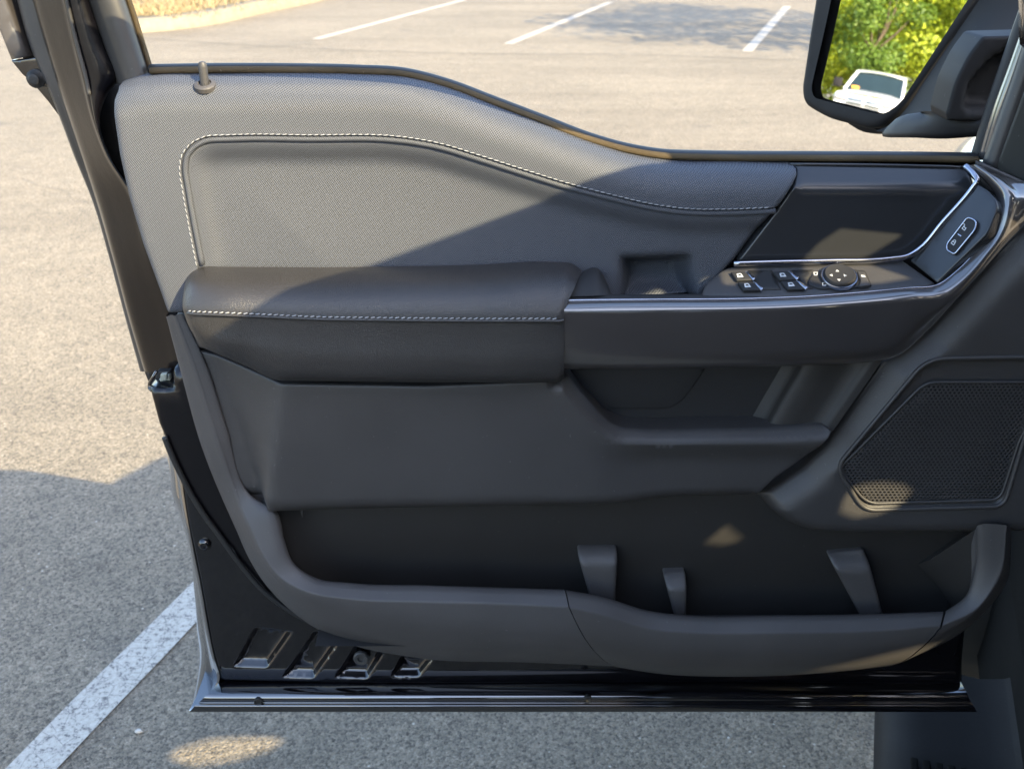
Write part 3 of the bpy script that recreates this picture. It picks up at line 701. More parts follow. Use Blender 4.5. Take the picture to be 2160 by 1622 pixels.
plate('pillar_cavity', door, M['rubber'], [(195, 165), (250, 160), (330, 420), (270, 420), (205, 300)], FD(-.075), None, .004, 0, .03)
g0 = [(135, -120), (184, 0), (218, 98), (247, 178)]; g1 = [(212, -120), (263, 0), (292, 90), (318, 172)]; g2 = [(226, -120), (276, 0), (304, 88), (328, 166)]
loft('glass_run', door, M['seal_grey'], [wrow(g0, -.05), wrow(g0, -.022), wrow(mid(g0, g1, .12), -.012), wrow(mid(g0, g1, .5), .004), wrow(mid(g0, g1, .85), -.001), wrow(g1, -.012), wrow(g1, -.035)], 5, 3)
loft('glass_run_lip', door, M['felt'], [wrow(g1, -.020), wrow(mid(g1, g2, .6), -.016), wrow(g2, -.024), wrow(g2, -.05)], 5, 2)
plate('pillar_cover', door, M['gloss'], [(-90, -120), (-20, -120), (13, 0), (57, 121), (22, 128), (0, 72), (-60, -60)], FD(-.11), None, .02, .004, .02)
plate('pillar_cover_channel', door, M['rubber'], [(-40, -120), (20, -120), (70, 30), (90, 130), (50, 128), (5, 0)], FD(-.135), None, .004, 0, .03)
plate('mount_tab', door, M['paint'], rpoly([(22, 128, 4), (84, 120, 4), (112, 190, 6), (72, 176, 10), (48, 160, 8)]), FD(-.118), None, .006, .002, .01)
fr = FD(-.118); u, v = fr.uv(77, 166); disc('tab_screw', door, M['rubber'], fr, u, v, [(.011, .0), (.011, .003), (.008, .005), (.006, .009), (.0035, .010), (.0001, .009)], 18)
# window frame over the top (out of the picture, it throws its shadow on the lot)
fp = [P(2215, 60, .10), np.array((.45, 1.01, 1.585)), np.array((.30, .95, 1.65)), np.array((.13, .93, 1.70)), np.array((0, .92, 1.725)), np.array((-.2, .93, 1.73)), np.array((-.33, .96, 1.71)), np.array((-.385, 1.03, 1.65)), P(150, -110, .03)]
tube('window_frame', door, M['paint'], fp, .03, 10, px=False, flat=(.022, .030))
# ---- belt seals
belt = [(318, 150), (430, 148), (600, 148), (750, 151), (850, 157), (930, 176), (1050, 220), (1150, 258), (1250, 296), (1330, 318), (1400, 329), (1480, 332), (1700, 334), (1900, 335), (2062, 337)]
tube('belt_felt', door, M['felt'], wrow(belt, .012), .004, 8, flat=(.006, .0036))
tube('belt_strip', door, M['rubber'], [(x, y - 7, -.012) for x, y in belt], .004, 8, flat=(.012, .0035))
bl = [np.array(P(x, y, -.012)) for x, y in belt]; bl2 = [np.array(P(x, y + 6, .014)) for x, y in belt]
loft('belt_flange', door, M['rubber'], [[p + np.array([0, .02, -.02]) for p in bl], bl, bl2], 4, 1, px=False, linear=True)

# ---- upper trim, woven vinyl
top = [(244, 180), (290, 164), (335, 158), (430, 157), (600, 155), (750, 157), (860, 164), (940, 184), (1050, 226), (1150, 264), (1250, 302), (1340, 328), (1410, 339), (1550, 342), (1668, 345)]
top = [(x, y, -.036 if i else -.02) for i, (x, y) in enumerate(top)]
out = cr(top, 5).tolist() + [(1681, 358, -.02), (1686, 374, -.006), (1640, 442), (1557, 556), (1480, 640), (1190, 650), (400, 650), (386, 663), (352, 663), (335, 615), (300, 520), (270, 420), (250, 330), (238, 250), (234, 215), (236, 198)]
seam = cr([(416, 562), (400, 480), (386, 400), (380, 355), (385, 327), (402, 305), (430, 290), (480, 286), (650, 286), (850, 290), (930, 304), (1000, 325), (1100, 357), (1200, 388), (1300, 414), (1380, 432), (1450, 441), (1540, 442), (1636, 438)], 6)
fu = FD(.055)
TU = np.array([fu.uv(*p) for p in cr(top, 5)]); SU = np.array([fu.uv(*p) for p in seam])
ins = np.vstack([SU, [fu.uv(1700, 500), fu.uv(1560, 700), fu.uv(416, 700)]])
cup = np.array([fu.uv(*p) for p in rpoly([(1306, 546, 14), (1470, 540, 14), (1482, 660, 4), (1300, 660, 4)])])
def upper_w(u, v, X, Y):
    q = np.stack([u, v], 1); d = dist(q, TU, False); t = np.clip(d / .032, 0, 1)
    w = -.036 * (1 - np.sqrt(np.clip(1 - (1 - t) ** 2, 0, 1)))
    ii = inside(q, ins); ds = dist(q, SU, False)
    w -= ii * (.004 * ss(.0, .002, ds) + .010 * ss(.009, .034, ds))
    w += ii * .003 * ss(.05, .17, ds)
    w -= .042 * ss(0, .024, dist(q, cup)) * inside(q, cup)
    return w
plate('upper_trim', door, M['weave'], out, fu, upper_w, .03, .007, .0065, feats=[([tuple(p) for p in seam] + [(1700, 500), (1560, 700), (416, 700)], (.0001, .001, .002, .004, .009, -.0001, -.001, -.002, -.004, -.009))])
def off_px(path, d):
    p = np.asarray(path, float); t = np.gradient(p, axis=0); t /= np.linalg.norm(t, axis=1)[:, None]; return p + np.stack([-t[:, 1], t[:, 0]], 1) * d
def on_upper(p, lift):
    r = []
    for x, y in p:
        u, v = fu.uv(x, y); r.append((u, v))
    r = np.array(r); W = upper_w(r[:, 0], r[:, 1], 0, 0); return fu.world(r[:, 0], r[:, 1], W + lift)
pp = off_px(seam, 9); pw = on_upper(pp, 0); pw[:, 1] = (D - .055) + .0036
pipe = tube('piping', door, M['weave'], pw[::2], .0034, 8, px=False, n=2)
def stitches(name, parent, path, pitch, ln, rad, slant=.15):
    path = np.asarray(path); seg = np.linalg.norm(np.diff(path, axis=0), axis=1); cum = np.r_[0, np.cumsum(seg)]
    V = []; fs = []; k = 0; s = pitch * .5
    while s < cum[-1] - ln:
        def at(a): return np.array([np.interp(a, cum, path[:, i]) for i in range(3)])
        a, b = at(s - ln / 2), at(s + ln / 2); t = b - a; t /= np.linalg.norm(t); n = np.array([0, -1.0, 0]); n -= t * (n @ t); n /= np.linalg.norm(n); q = np.cross(t, n)
        j = random.uniform(-.08, .08)
        a, b = a + q * ln * (slant + j) * .5, b - q * ln * (slant + j) * .5; m_ = len(V)
        for f, rr in ((0, .35), (.2, 1), (.8, 1), (1, .35)):
            c = a + (b - a) * f + n * rad * .3 * math.sin(f * math.pi)
            for g in range(5): an = 6.283 * g / 5; V.append(c + n * rad * rr * math.cos(an) + q * rad * rr * math.sin(an))
        for r_ in range(3):
            for g in range(5): fs.append((m_ + r_ * 5 + g, m_ + r_ * 5 + (g + 1) % 5, m_ + r_ * 5 + 5 + (g + 1) % 5, m_ + r_ * 5 + 5 + g))
        fs.append(tuple(m_ + g for g in range(5))[::-1]); fs.append(tuple(m_ + 15 + g for g in range(5))); s += pitch
    return tag(link_mesh(name, V, fs, M['thread'], parent), kind='stuff')
sw2 = on_upper(off_px(seam, -1), 0); sw2[:, 1] = (D - .055) - .0006
stitches('stitching', door, sw2, .0066, .0050, .0006)
# lock pin
ip = P(432, 178, .043); fp_ = Fr(ip + np.array([0, 0, -.0005]), (0, -.40, 1), (0, 1, 0))
bz = disc('lock_pin_bezel', door, M['bin'], fp_, 0, 0, [(.0115, -.004), (.0115, .0006), (.010, .002), (.007, .0024), (.0062, .0005), (.0001, .0005)], 24)
disc('lock_pin', door, M['trim'], Fr(ip, (0, -.03, 1), (0, 1, 0)), 0, 0, [(.0046, -.004), (.0046, .017), (.0043, .0205), (.003, .0225), (.0001, .0232)], 16)

# ---- armrest pad
AR = [
 [(402, 572, .045), (425, 563, .050), (700, 564, .050), (1000, 559, .050), (1170, 553, .050), (1205, 556, .050), (1228, 571, .050)],
 [(392, 583, .046), (415, 578, .072), (700, 580, .076), (1000, 576, .076), (1165, 571, .076), (1200, 573, .074), (1222, 583, .070)],
 [(388, 600, .046), (407, 604, .095), (700, 610, .102), (1000, 608, .102), (1165, 606, .102), (1195, 607, .100), (1212, 607, .095)],
 [(387, 625, .046), (402, 634, .106), (700, 643, .1165), (1000, 644, .1165), (1160, 643, .1165), (1188, 642, .1150), (1197, 640, .112)],
 [(389, 645, .046), (404, 657, .112), (700, 669, .121), (1000, 672, .121), (1160, 672, .121), (1183, 672, .120), (1190, 670, .119)],
 [(391, 651, .046), (407, 666, .112), (700, 678, .1205), (1000, 681, .1205), (1160, 681, .1205), (1183, 681, .1195), (1189, 679, .119)],
 [(397, 668, .046), (415, 690, .112), (700, 712, .1195), (1000, 716, .1195), (1160, 716, .1195), (1183, 715, .1185), (1189, 713, .118)],
 [(406, 700, .046), (430, 716, .110), (622, 764, .1185), (1000, 770, .1185), (1160, 769, .1185), (1183, 768, .1175), (1190, 764, .117)],
 [(412, 718, .046), (438, 731, .105), (600, 792, .114), (1000, 797, .114), (1160, 796, .114), (1180, 795, .113), (1190, 788, .112)],
 [(416, 730, .044), (445, 741, .092), (592, 803, .104), (1000, 807, .104), (1160, 806, .104), (1180, 804, .104), (1191, 796, .104)]]
AR = [[r[0], r[1], tuple(np.array(r[1]) * .86 + np.array(r[2]) * .14 + np.array([0, 0, (r[2][2] - r[1][2]) * .6])), tuple(np.array(r[1]) * .5 + np.array(r[2]) * .5 + np.array([0, 0, (r[2][2] - r[1][2]) * .46]))] + [r[2], tuple(np.array(r[2]) * .94 + np.array(r[3]) * .06)] + r[3:] for r in AR]
arw = rows_px(AR); arw.append(arw[-1] + np.array([0, .045, -.004]))
pad = loft('armrest_pad', door, M['leather'], arw, 10, 4, px=False)
sp_ = cr(np.array([P(x, y, w + .0008) for x, y, w in AR[4]]), 10)[9:]; stitches('stitching', pad, sp_, .0064, .0048, .0008, .25)
gr_ = cr(np.array([P(x, y + 5, w + .0006) for x, y, w in AR[4]]), 10)[9:]; tube('piping', pad, M['leather'], gr_[::2], .0018, 6, px=False, n=1)

# ---- pull handle moulding (graphite), from the armrest round to the front
HS = [[(1194, 633), (1191, 645), (1189, 668), (1189, 764), (1191, 779)], [(1260, 632), (1260, 644), (1260, 670), (1260, 767), (1260, 780)], [(1400, 631), (1400, 643), (1400, 669), (1400, 766), (1400, 779)], [(1550, 630), (1550, 642), (1550, 667), (1550, 763), (1550, 776)], [(1700, 625), (1700, 637), (1702, 661), (1700, 758), (1700, 771)],
      [(1820, 616), (1825, 628), (1832, 652), (1812, 752), (1818, 765)], [(1912, 607), (1922, 619), (1938, 642), (1888, 738), (1895, 750)], [(1975, 600), (1988, 611), (2005, 630), (1950, 690), (1957, 698)], [(2018, 567), (2032, 579), (2046, 592), (2015, 625), (2020, 630)], [(2058, 525), (2073, 534), (2086, 544), (2072, 565), (2076, 569)],
      [(2088, 487), (2103, 494), (2118, 501), (2118, 512), (2122, 515)], [(2105, 440), (2121, 444), (2140, 450), (2165, 462), (2172, 464)], [(2105, 418), (2121, 414), (2150, 412), (2195, 420), (2205, 424)], [(2084, 386), (2098, 380), (2125, 388), (2195, 395), (2205, 398)], [(2044, 350), (2056, 348), (2085, 362), (2150, 384), (2160, 388)]]
HW = [(.100, .113, .1175, .109, .094)] * 5 + [(.099, .112, .1165, .106, .090), (.096, .110, .114, .098, .082), (.092, .105, .108, .088, .074), (.088, .100, .102, .084, .072), (.084, .095, .096, .082, .071), (.080, .090, .090, .080, .070), (.076, .086, .085, .076, .068), (.070, .080, .078, .070, .064), (.060, .068, .066, .062, .058), (.044, .050, .046, .040, .036)]
hrows = [[(*HS[i][k], HW[i][k]) for i in range(len(HS))] for k in range(5)]
hw_ = rows_px(hrows)
wi = [rows_px([[(*HS[i][0], HW[i][0] - .016) for i in range(len(HS))]])[0]]
h2 = [0.5 * (hw_[1] + hw_[2]) + np.array([0, -.0022, .0012]) ]
allr = wi + [hw_[0] + np.array([0, .0015, -.0005]), hw_[0], hw_[1], h2[0], hw_[2], .5 * (hw_[2] + hw_[3]) + np.array([0, -.0015, 0]), hw_[3], hw_[4], hw_[4] + np.array([0, .04, -.002])]
hd = loft('pull_handle', door, M['gloss'], allr, 8, 4, px=False)
tube('handle_highlight', hd, M['chrome'], (hw_[0] * .72 + hw_[1] * .28)[:12] + np.array([0, -.0008, .0016]), .0012, 6, px=False, n=8)  # bright bead added to stand in for the top edge's sky highlight
# end cap by the armrest
e = [r[0] for r in allr[1:-1]]; prism('handle_end', hd, M['gloss'], [p + np.array([.0006, .001, 0]) for p in e] + [e[-1] + np.array([.0006, .05, 0]), e[0] + np.array([.0006, .03, 0])], (.004, 0, 0))
# ledge behind the handle's top edge
lr = [[(1196, 632, .0985), (1300, 630.5, .0985), (1480, 629.5, .0985), (1600, 628, .0985)], [(1200, 628, .096), (1300, 626.5, .096), (1480, 625.5, .096), (1600, 624, .096)], [(1206, 622, .090), (1300, 621, .088), (1480, 620, .088), (1600, 619, .088)]]
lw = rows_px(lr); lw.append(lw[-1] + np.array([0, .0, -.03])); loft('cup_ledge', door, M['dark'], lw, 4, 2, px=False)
fin = rows_px([[(1232, 571, .052), (1248, 565, .052), (1262, 567, .052), (1270, 578, .050)], [(1226, 580, .064), (1246, 574, .064), (1264, 576, .064), (1274, 590, .060)], [(1210, 602, .082), (1236, 600, .083), (1262, 600, .083), (1279, 606, .078)], [(1197, 626, .097), (1230, 625, .097), (1262, 624, .097), (1285, 623, .090)]])
for a in range(4): fin[a] = np.vstack([fin[a], fin[a][-1] + np.array([.002, .03, -.004])])
loft('cup_end_fin', door, M['dark'], fin, 4, 3, px=False)

# ---- glossy insert below the window, its chrome strip
fi = FD(.046); itop = [(1668, 347, -.026), (1850, 350, -.026), (2034, 354, -.026)]
ITU = np.array([fi.uv(*p) for p in itop])
def ins_w(u, v, X, Y):
    d = dist(np.stack([u, v], 1), ITU, False); t = np.clip(d / .020, 0, 1)
    return -.026 * (1 - t) + .0025 * np.exp(-((d - .019) / .0035) ** 2)
plate('upper_insert', door, M['insert'], [(1668, 347, -.026), (1850, 350, -.026), (2034, 354, -.026), (2060, 385), (2050, 402), (1936, 528), (1915, 541), (1890, 546), (1557, 552), (1642, 441), (1688, 376), (1684, 360, -.014)], fi, ins_w, .02, .002, .008)
tube('chrome_strip', door, M['chrome'], [(1548, 557, .056), (1620, 555, .056), (1750, 552, .056), (1880, 547, .056), (1915, 541, .056), (1938, 527, .056), (1990, 468, .057), (2052, 397, .058), (2062, 382, .058), (2054, 367, .052), (2036, 350, .040)], .003, 8, n=6, flat=(.002, .0034))
tube('insert_edge_strip', door, M['insert'], [(1666, 347, .020), (1850, 349, .020), (2032, 353, .020)], .002, 6)
# ---- switch plate
A_, B_, C_ = P(1555, 562, .052), P(1900, 552, .052), P(1700, 624, .0985)
fs_ = fr3(A_, B_, C_)
plate('switch_panel', door, M['trim'], rpoly([(1478, 629, 4), (1486, 600, 14), (1528, 565, 16), (1560, 560, 4), (1905, 549, 3), (1974, 597, 4), (1960, 603, 4), (1850, 613, 4), (1700, 624, 4)]), fs_, None, .03, .003, .01)
def on_plane(name, m, pts, lift, r=.0012, depth=.004, parent=door, fr=None, step=.006):
    fr = fr or fs_; f2 = Fr(fr.o + fr.n * lift, fr.n, fr.ey); return plate(name, parent, m, pts, f2, None, depth, r, step)
on_plane('switch_well', M['rubber'], rpoly([(1577, 571, 2), (1628, 570, 2), (1648, 611, 2), (1603, 612, 2)]), .0006, 0, .0004)
on_plane('switch_well', M['rubber'], rpoly([(1668, 570, 2), (1716, 569, 2), (1704, 592, 2), (1716, 609, 2), (1696, 610, 2)]), .0006, 0, .0004)
wins = [[(1541, 573), (1573, 572), (1587, 590), (1554, 591)], [(1556, 594), (1589, 593), (1604, 611), (1569, 612)], [(1630, 572), (1663, 571), (1679, 589), (1645, 590)], [(1647, 592), (1680, 591), (1698, 609), (1662, 610)]]
for q in wins:
    sw = on_plane('window_switch', M['dark'], rpoly([(*p, 2) for p in q]), .0042, .0014, .005)
    (ax, ay), (bx, by), (cx, cy), (dx, dy) = q
    on_plane('switch_tip', M['chrome'], rpoly([(bx - 1, by, 1), (bx + 6, by + 1, 2), (cx + 7, cy - 4, 2), (cx + 2, cy + 1, 1)]), .0050, .0012, .004, sw)
    mx, my = (ax + bx + cx + dx) / 4 - 2, (ay + by + cy + dy) / 4
    ic = rpoly([(mx - 6, my + 4), (mx - 8, my - 4), (mx + 1, my - 5, 2), (mx + 7, my + 3)]); hi = rpoly([(mx - 4, my + .5), (mx - 5, my - 2.5), (mx + 0, my - 3), (mx + 3, my + .5)])
    f2 = Fr(fs_.o + fs_.n * .0047, fs_.n, fs_.ey); plate('window_icon', sw, M['print'], ic, f2, None, 0, 0, .004, holes=[hi])
# mirror control
def el(cx, cy, rx, ry, a0=0, a1=360, n=28): return [(cx + rx * math.cos(math.radians(a0 + (a1 - a0) * k / n)), cy + ry * math.sin(math.radians(a0 + (a1 - a0) * k / n))) for k in range(n + (0 if a1 - a0 >= 360 else 1))]
mc = on_plane('mirror_control', M['dark'], rpoly([(1702, 598, 8), (1712, 578, 10), (1735, 569, 6), (1800, 567, 6), (1826, 570, 6), (1840, 602, 4), (1800, 607, 4), (1730, 609, 8)]), .0022, .0015, .003)
f2 = Fr(fs_.o + fs_.n * .003, fs_.n, fs_.ey); u, v = f2.uv(1770, 586)
ur = abs(f2.uv(1809, 586)[0] - u)
disc('dial_ring', mc, M['chrome'], f2, u, v, [(ur, -.001), (ur, .002), (ur * .97, .003), (ur * .90, .003), (ur * .88, .001)], 36)
disc('mirror_dial', mc, M['dark'], f2, u, v, [(ur * .88, .0), (ur * .86, .0045), (ur * .80, .006), (ur * .4, .0052), (.0001, .005)], 36)
f4 = Fr(fs_.o + fs_.n * .0088, fs_.n, fs_.ey); du, dv = f4.uv(1768, 581)
for g in range(4):
    a = g * math.pi / 2; d = np.array([math.cos(a), math.sin(a)]); n_ = np.array([-d[1], d[0]]); c = np.array([du, dv]) + d * ur * .36
    plate('arrow_icon', mc, M['print'], [c + d * .0022, c - d * .001 + n_ * .002, c - d * .001 - n_ * .002], f4, None, 0, 0, .004, px=False)
on_plane('mirror_button', M['trim'], rpoly([(1808, 572, 3), (1824, 573, 4), (1837, 601, 3), (1812, 604, 3), (1816, 590, 4)]), .0052, .0012, .003)
for cx, cy in ((1720, 578), (1738, 600)):
    f5 = Fr(fs_.o + fs_.n * .0028, fs_.n, fs_.ey); plate('fold_icon', mc, M['print'], rpoly([(cx - 4, cy - 4, 1), (cx + 5, cy - 4, 1), (cx + 4, cy + 3, 1), (cx - 3, cy + 3, 1)]), f5, None, 0, 0, .003, holes=[rpoly([(cx - 2.4, cy - 2.6), (cx + 3.4, cy - 2.6), (cx + 2.4, cy + 1.6), (cx - 1.6, cy + 1.6)])])
f5 = Fr(fs_.o + fs_.n * .0056, fs_.n, fs_.ey); plate('mirror_icon', door, M['print'], rpoly([(1816, 580, 1), (1824, 581, 1), (1826, 585, 1), (1817, 584, 1)]), f5, None, 0, 0, .003)
# ---- lock switch bezel
fl = fr3(P(1920, 551, .052), P(1975, 597, .090), P(2064, 390, .060))
plate('lock_bezel', door, M['insert'], rpoly([(2062, 388, 3), (2084, 402, 6), (2103, 424, 10), (2103, 442, 12), (2083, 492, 14), (1976, 597, 3), (1918, 550, 4), (1936, 531, 10), (2054, 402, 6)]), fl, None, .02, .002, .008)
cap = [(2041, 458, 8), (2060, 467, 8), (2057, 484, 10), (2013, 537, 6), (1996, 527, 8), (1998, 514, 8)]
lk = on_plane('lock_switch', M['dark'], rpoly(cap), .0035, .0015, .004, door, fl)
cpx = rpoly(cap, 5); f6 = Fr(fl.o + fl.n * .0036, fl.n, fl.ey); rp = np.array([f6.uv(*p) for p in cpx]); tube('lock_switch_rim', lk, M['chrome'], f6.world(rp[:, 0], rp[:, 1], np.zeros(len(rp))), .0011, 6, px=False, n=1, closed=True)
f7 = Fr(fl.o + fl.n * .0041, fl.n, fl.ey)
def lock_icon(cx, cy, opened):
    ax = np.array([.60, -.80]); ay = np.array([-.80, -.60]) * -1     # along the switch, across
    q = lambda a, b: tuple(np.array([cx, cy]) + ax * a + ay * b * -1)
    plate('lock_icon', lk, M['print'], [q(-6, -4), q(1, -4), q(1, 4), q(-6, 4)], f7, None, 0, 0, .004, holes=[[q(-4.4, -2.3), q(-.6, -2.3), q(-.6, 2.3), q(-4.4, 2.3)]])
    o = 5 if opened else 0
    sh = [q(1, -3 + o), q(4, -3 + o), q(5.6, -1.5 + o), q(5.6, 1.5 + o), q(4, 3 + o), q(1.2 if not opened else 3, 3 + o)]
    s2 = [q(1.2 if not opened else 3, 1.5 + o), q(3.6, 1.5 + o), q(4.2, .8 + o), q(4.2, -.8 + o), q(3.6, -1.5 + o), q(1, -1.5 + o)]
    plate('lock_icon', lk, M['print'], sh + s2, f7, None, 0, 0, .004)
lock_icon(2035, 480, True); lock_icon(2012, 511, False)
plate('switch_divider', lk, M['chrome'], rpoly([(2020, 492, 1), (2028, 497, 1), (2027, 500, 1), (2019, 495, 1)]), Fr(fl.o + fl.n * .0045, fl.n, fl.ey), None, .002, .0004, .003)

# ---- lower trim: panel with the pull pocket lip
fl2 = FD(.088)
lip = cr([(1176, 803), (1192, 800), (1215, 825), (1255, 870), (1285, 900), (1310, 913), (1350, 918), (1500, 917), (1650, 914), (1742, 908)], 5)
LU = np.array([fl2.uv(*p) for p in lip])
lowo = [(415, 734, -.045), (440, 746, -.038), (590, 810), (900, 815)] + lip.tolist() + [(1757, 915), (1735, 942), (1690, 985), (1640, 1020), (1580, 1053, -.02), (1500, 1052, -.02), (1400, 1056, -.02), (1250, 1063, -.02), (1000, 1066, -.02), (700, 1072, -.02), (590, 1074, -.022), (548, 1068, -.03), (520, 1045, -.045), (498, 985, -.045), (458, 880, -.045), (429, 790, -.045)]
bottom = np.array([fl2.uv(*p, -.02) for p in ((440, 1082), (590, 1076), (700, 1072), (1000, 1066), (1250, 1063), (1400, 1056), (1580, 1053))])
crease = np.array([fl2.uv(*p) for p in ((600, 812), (568, 1070))]); leftl = np.array([fl2.uv(*p) for p in ((424, 742), (470, 880), (532, 1042))])
def low_w(u, v, X, Y):
    q = np.stack([u, v], 1); d = dist(q, LU, False); w = -.015 * np.clip(1 - d / .0115, 0, 1)
    f = np.clip((X - (420 + (Y - 742) * .355)) / np.maximum(600 - (Y - 812) * .124 - (424 + (Y - 742) * .36), 1), 0, 1)
    w -= .040 * (1 - f)
    db = dist(q, bottom, False); w -= .018 * np.clip(1 - db / .022, 0, 1) ** 2
    w -= .012 * ss(1230, 1420, X + (Y - 1060) * .55 * -1 - 40) * ss(930, 985, Y)
    return w
plate('lower_panel', door, M['trim'], lowo, fl2, low_w, .045, .003, .0075, feats=[([tuple(p) for p in lip] + [(1740, 1060), (1176, 1060)], (.0115, -.0115, .006, -.006))])
plate('trim_backing', door, M['bin'], [(372, 664), (470, 664), (640, 1000), (640, 1120), (560, 1150), (470, 1020), (410, 850)], FD(.040), None, .01, .002, .04)
# pull pocket behind the handle
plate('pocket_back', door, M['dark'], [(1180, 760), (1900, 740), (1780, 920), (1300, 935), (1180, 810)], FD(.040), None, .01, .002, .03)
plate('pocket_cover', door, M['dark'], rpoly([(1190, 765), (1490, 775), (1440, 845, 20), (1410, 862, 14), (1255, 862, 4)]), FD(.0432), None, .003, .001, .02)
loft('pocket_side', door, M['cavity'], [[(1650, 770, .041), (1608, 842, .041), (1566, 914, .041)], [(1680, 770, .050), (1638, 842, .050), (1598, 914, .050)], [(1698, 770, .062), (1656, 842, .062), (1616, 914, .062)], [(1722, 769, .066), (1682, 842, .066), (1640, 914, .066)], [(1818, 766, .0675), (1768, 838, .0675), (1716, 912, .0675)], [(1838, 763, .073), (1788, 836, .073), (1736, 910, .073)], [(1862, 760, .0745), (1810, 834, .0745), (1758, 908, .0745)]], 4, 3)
# ---- front trim with the loudspeaker
ff = FD(.068)
fro = [(x, y, -.020) for x, y in ((1598, 1050), (1640, 1022), (1692, 987), (1738, 942), (1759, 914), (1862, 762), (1900, 742), (1958, 698), (2020, 632), (2076, 571), (2122, 517), (2175, 466), (2215, 425))] + [(x, y, -.032) for x, y in ((2215, 1110), (2140, 1114), (1800, 1114), (1700, 1110), (1650, 1090))]
dg = np.array([ff.uv(*p, -.020) for p in ((1598, 1050), (1692, 987), (1759, 914), (1868, 760), (1958, 698), (2076, 571), (2215, 425))])
bt = np.array([ff.uv(*p, -.032) for p in ((1598, 1052), (1650, 1092), (1700, 1112), (1800, 1116), (2215, 1112))])
spo = rpoly([(1955, 757, 40), (2215, 752, 4), (2150, 960, 30), (2118, 1068, 26), (1822, 1076, 26), (1764, 985, 26)])
spu = np.array([ff.uv(*p) for p in spo])
def front_w(u, v, X, Y):
    q = np.stack([u, v], 1); d = dist(q, dg, False); w = -.018 * np.clip(1 - d / .024, 0, 1)
    w -= .030 * np.clip(1 - dist(q, bt, False) / .022, 0, 1) ** 2
    i = inside(q, spu); w -= .007 * ss(0, .006, dist(q, spu)) * i
    return w
plate('front_trim', door, M['trim'], fro, ff, front_w, .045, .004, .009, feats=[([tuple(p) for p in spo], (.0005, .003, .0065, -.0005, -.003, -.0065)), ([(1598, 1050), (1692, 987), (1759, 914), (1868, 760), (1958, 698), (2076, 571), (2215, 425), (2215, 1000)], (.024, -.024))])
tube('speaker_bezel', door, M['trim'], [(x, y, .0685) for x, y in spo], .0026, 8, n=1, closed=True)
gro = rpoly([(1952, 806, 26), (2215, 806, 4), (2150, 930, 10), (2110, 1054, 24), (1828, 1062, 26), (1770, 988, 16)])
plate('speaker_backing', door, M['rubber'], gro, FD(.0615), None, .001, 0, .03)
fg = FD(.0655); gp = np.array([fg.uv(*p) for p in gro]); pit = .0050; V = []; fs = []
lo, hi = gp.min(0), gp.max(0); row = 0; y = lo[1]
while y < hi[1]:
    x = lo[0] + (pit / 2 if row % 2 else 0)
    while x < hi[0]:
        if inside(np.array([[x, y]]), gp)[0] and dist(np.array([[x, y]]), gp)[0] > pit * .35:
            n = len(V)
            for rr, ww in ((pit / math.sqrt(3) * 1.02, 0), (pit * .36, -.0001), (pit * .34, -.0012)):
                for k in range(6): a = math.pi / 6 + k * math.pi / 3; V.append((x + rr * math.cos(a), y + rr * .86 * math.sin(a), ww))
            for rg in (0, 6):
                for k in range(6): fs.append((n + rg + k, n + rg + (k + 1) % 6, n + rg + 6 + (k + 1) % 6, n + rg + 6 + k))
        x += pit
    y += pit * .866 * .86; row += 1
V = np.array(V); link_mesh('speaker_grille', fg.world(V[:, 0], V[:, 1], V[:, 2]), fs, M['trim'], door, False)
tube('grille_edge', door, M['trim'], [(x, y, .066) for x, y in gro], .0018, 6, n=1, closed=True)

# ---- map pocket
binb = [(560, 1040), (1000, 1040), (1700, 1040), (2090, 1080), (2090, 1290), (1990, 1320), (1400, 1320), (1200, 1290), (680, 1262), (600, 1200)]
BI = np.array([FD(.035).uv(*p) for p in ((575, 1050), (600, 1130), (660, 1250))])
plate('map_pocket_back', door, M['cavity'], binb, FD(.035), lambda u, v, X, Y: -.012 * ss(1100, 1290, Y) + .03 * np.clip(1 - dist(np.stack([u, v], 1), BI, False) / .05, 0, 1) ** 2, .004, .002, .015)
floor_a = [P(x, 1296, .03) for x in (680, 1000, 1400, 1940)]
loft('map_pocket_floor', door, M['dark'], [floor_a, [p + np.array([0, -.06, -.004]) for p in floor_a]], 3, 1, px=False, linear=True)
for rb in ([(1218, 1172, 8), (1304, 1172, 8), (1298, 1275, 4), (1248, 1275, 4)], [(1402, 1226, 6), (1450, 1224, 6), (1448, 1305, 4), (1424, 1305, 4)], [(1752, 1184, 8), (1832, 1176, 8), (1866, 1305, 4), (1818, 1305, 4)]):
    rt = FD(.058); ry = rb[0][1]
    plate('pocket_rib', door, M['bin'], rpoly(rb), rt, lambda u, v, X, Y, ry=ry: -.016 * np.clip(1 - (Y - ry) / 16, 0, 1), .03, .005, .008)
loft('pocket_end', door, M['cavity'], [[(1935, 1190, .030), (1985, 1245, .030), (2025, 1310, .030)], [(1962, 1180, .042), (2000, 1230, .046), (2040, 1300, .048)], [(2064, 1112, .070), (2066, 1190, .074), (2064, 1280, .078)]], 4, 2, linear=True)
loft('pocket_end', door, M['cavity'], [[(1935, 1190, .030), (2000, 1145, .030), (2070, 1100, .030)], [(1962, 1182, .042), (2010, 1150, .052), (2066, 1110, .070)]], 4, 2, linear=True)
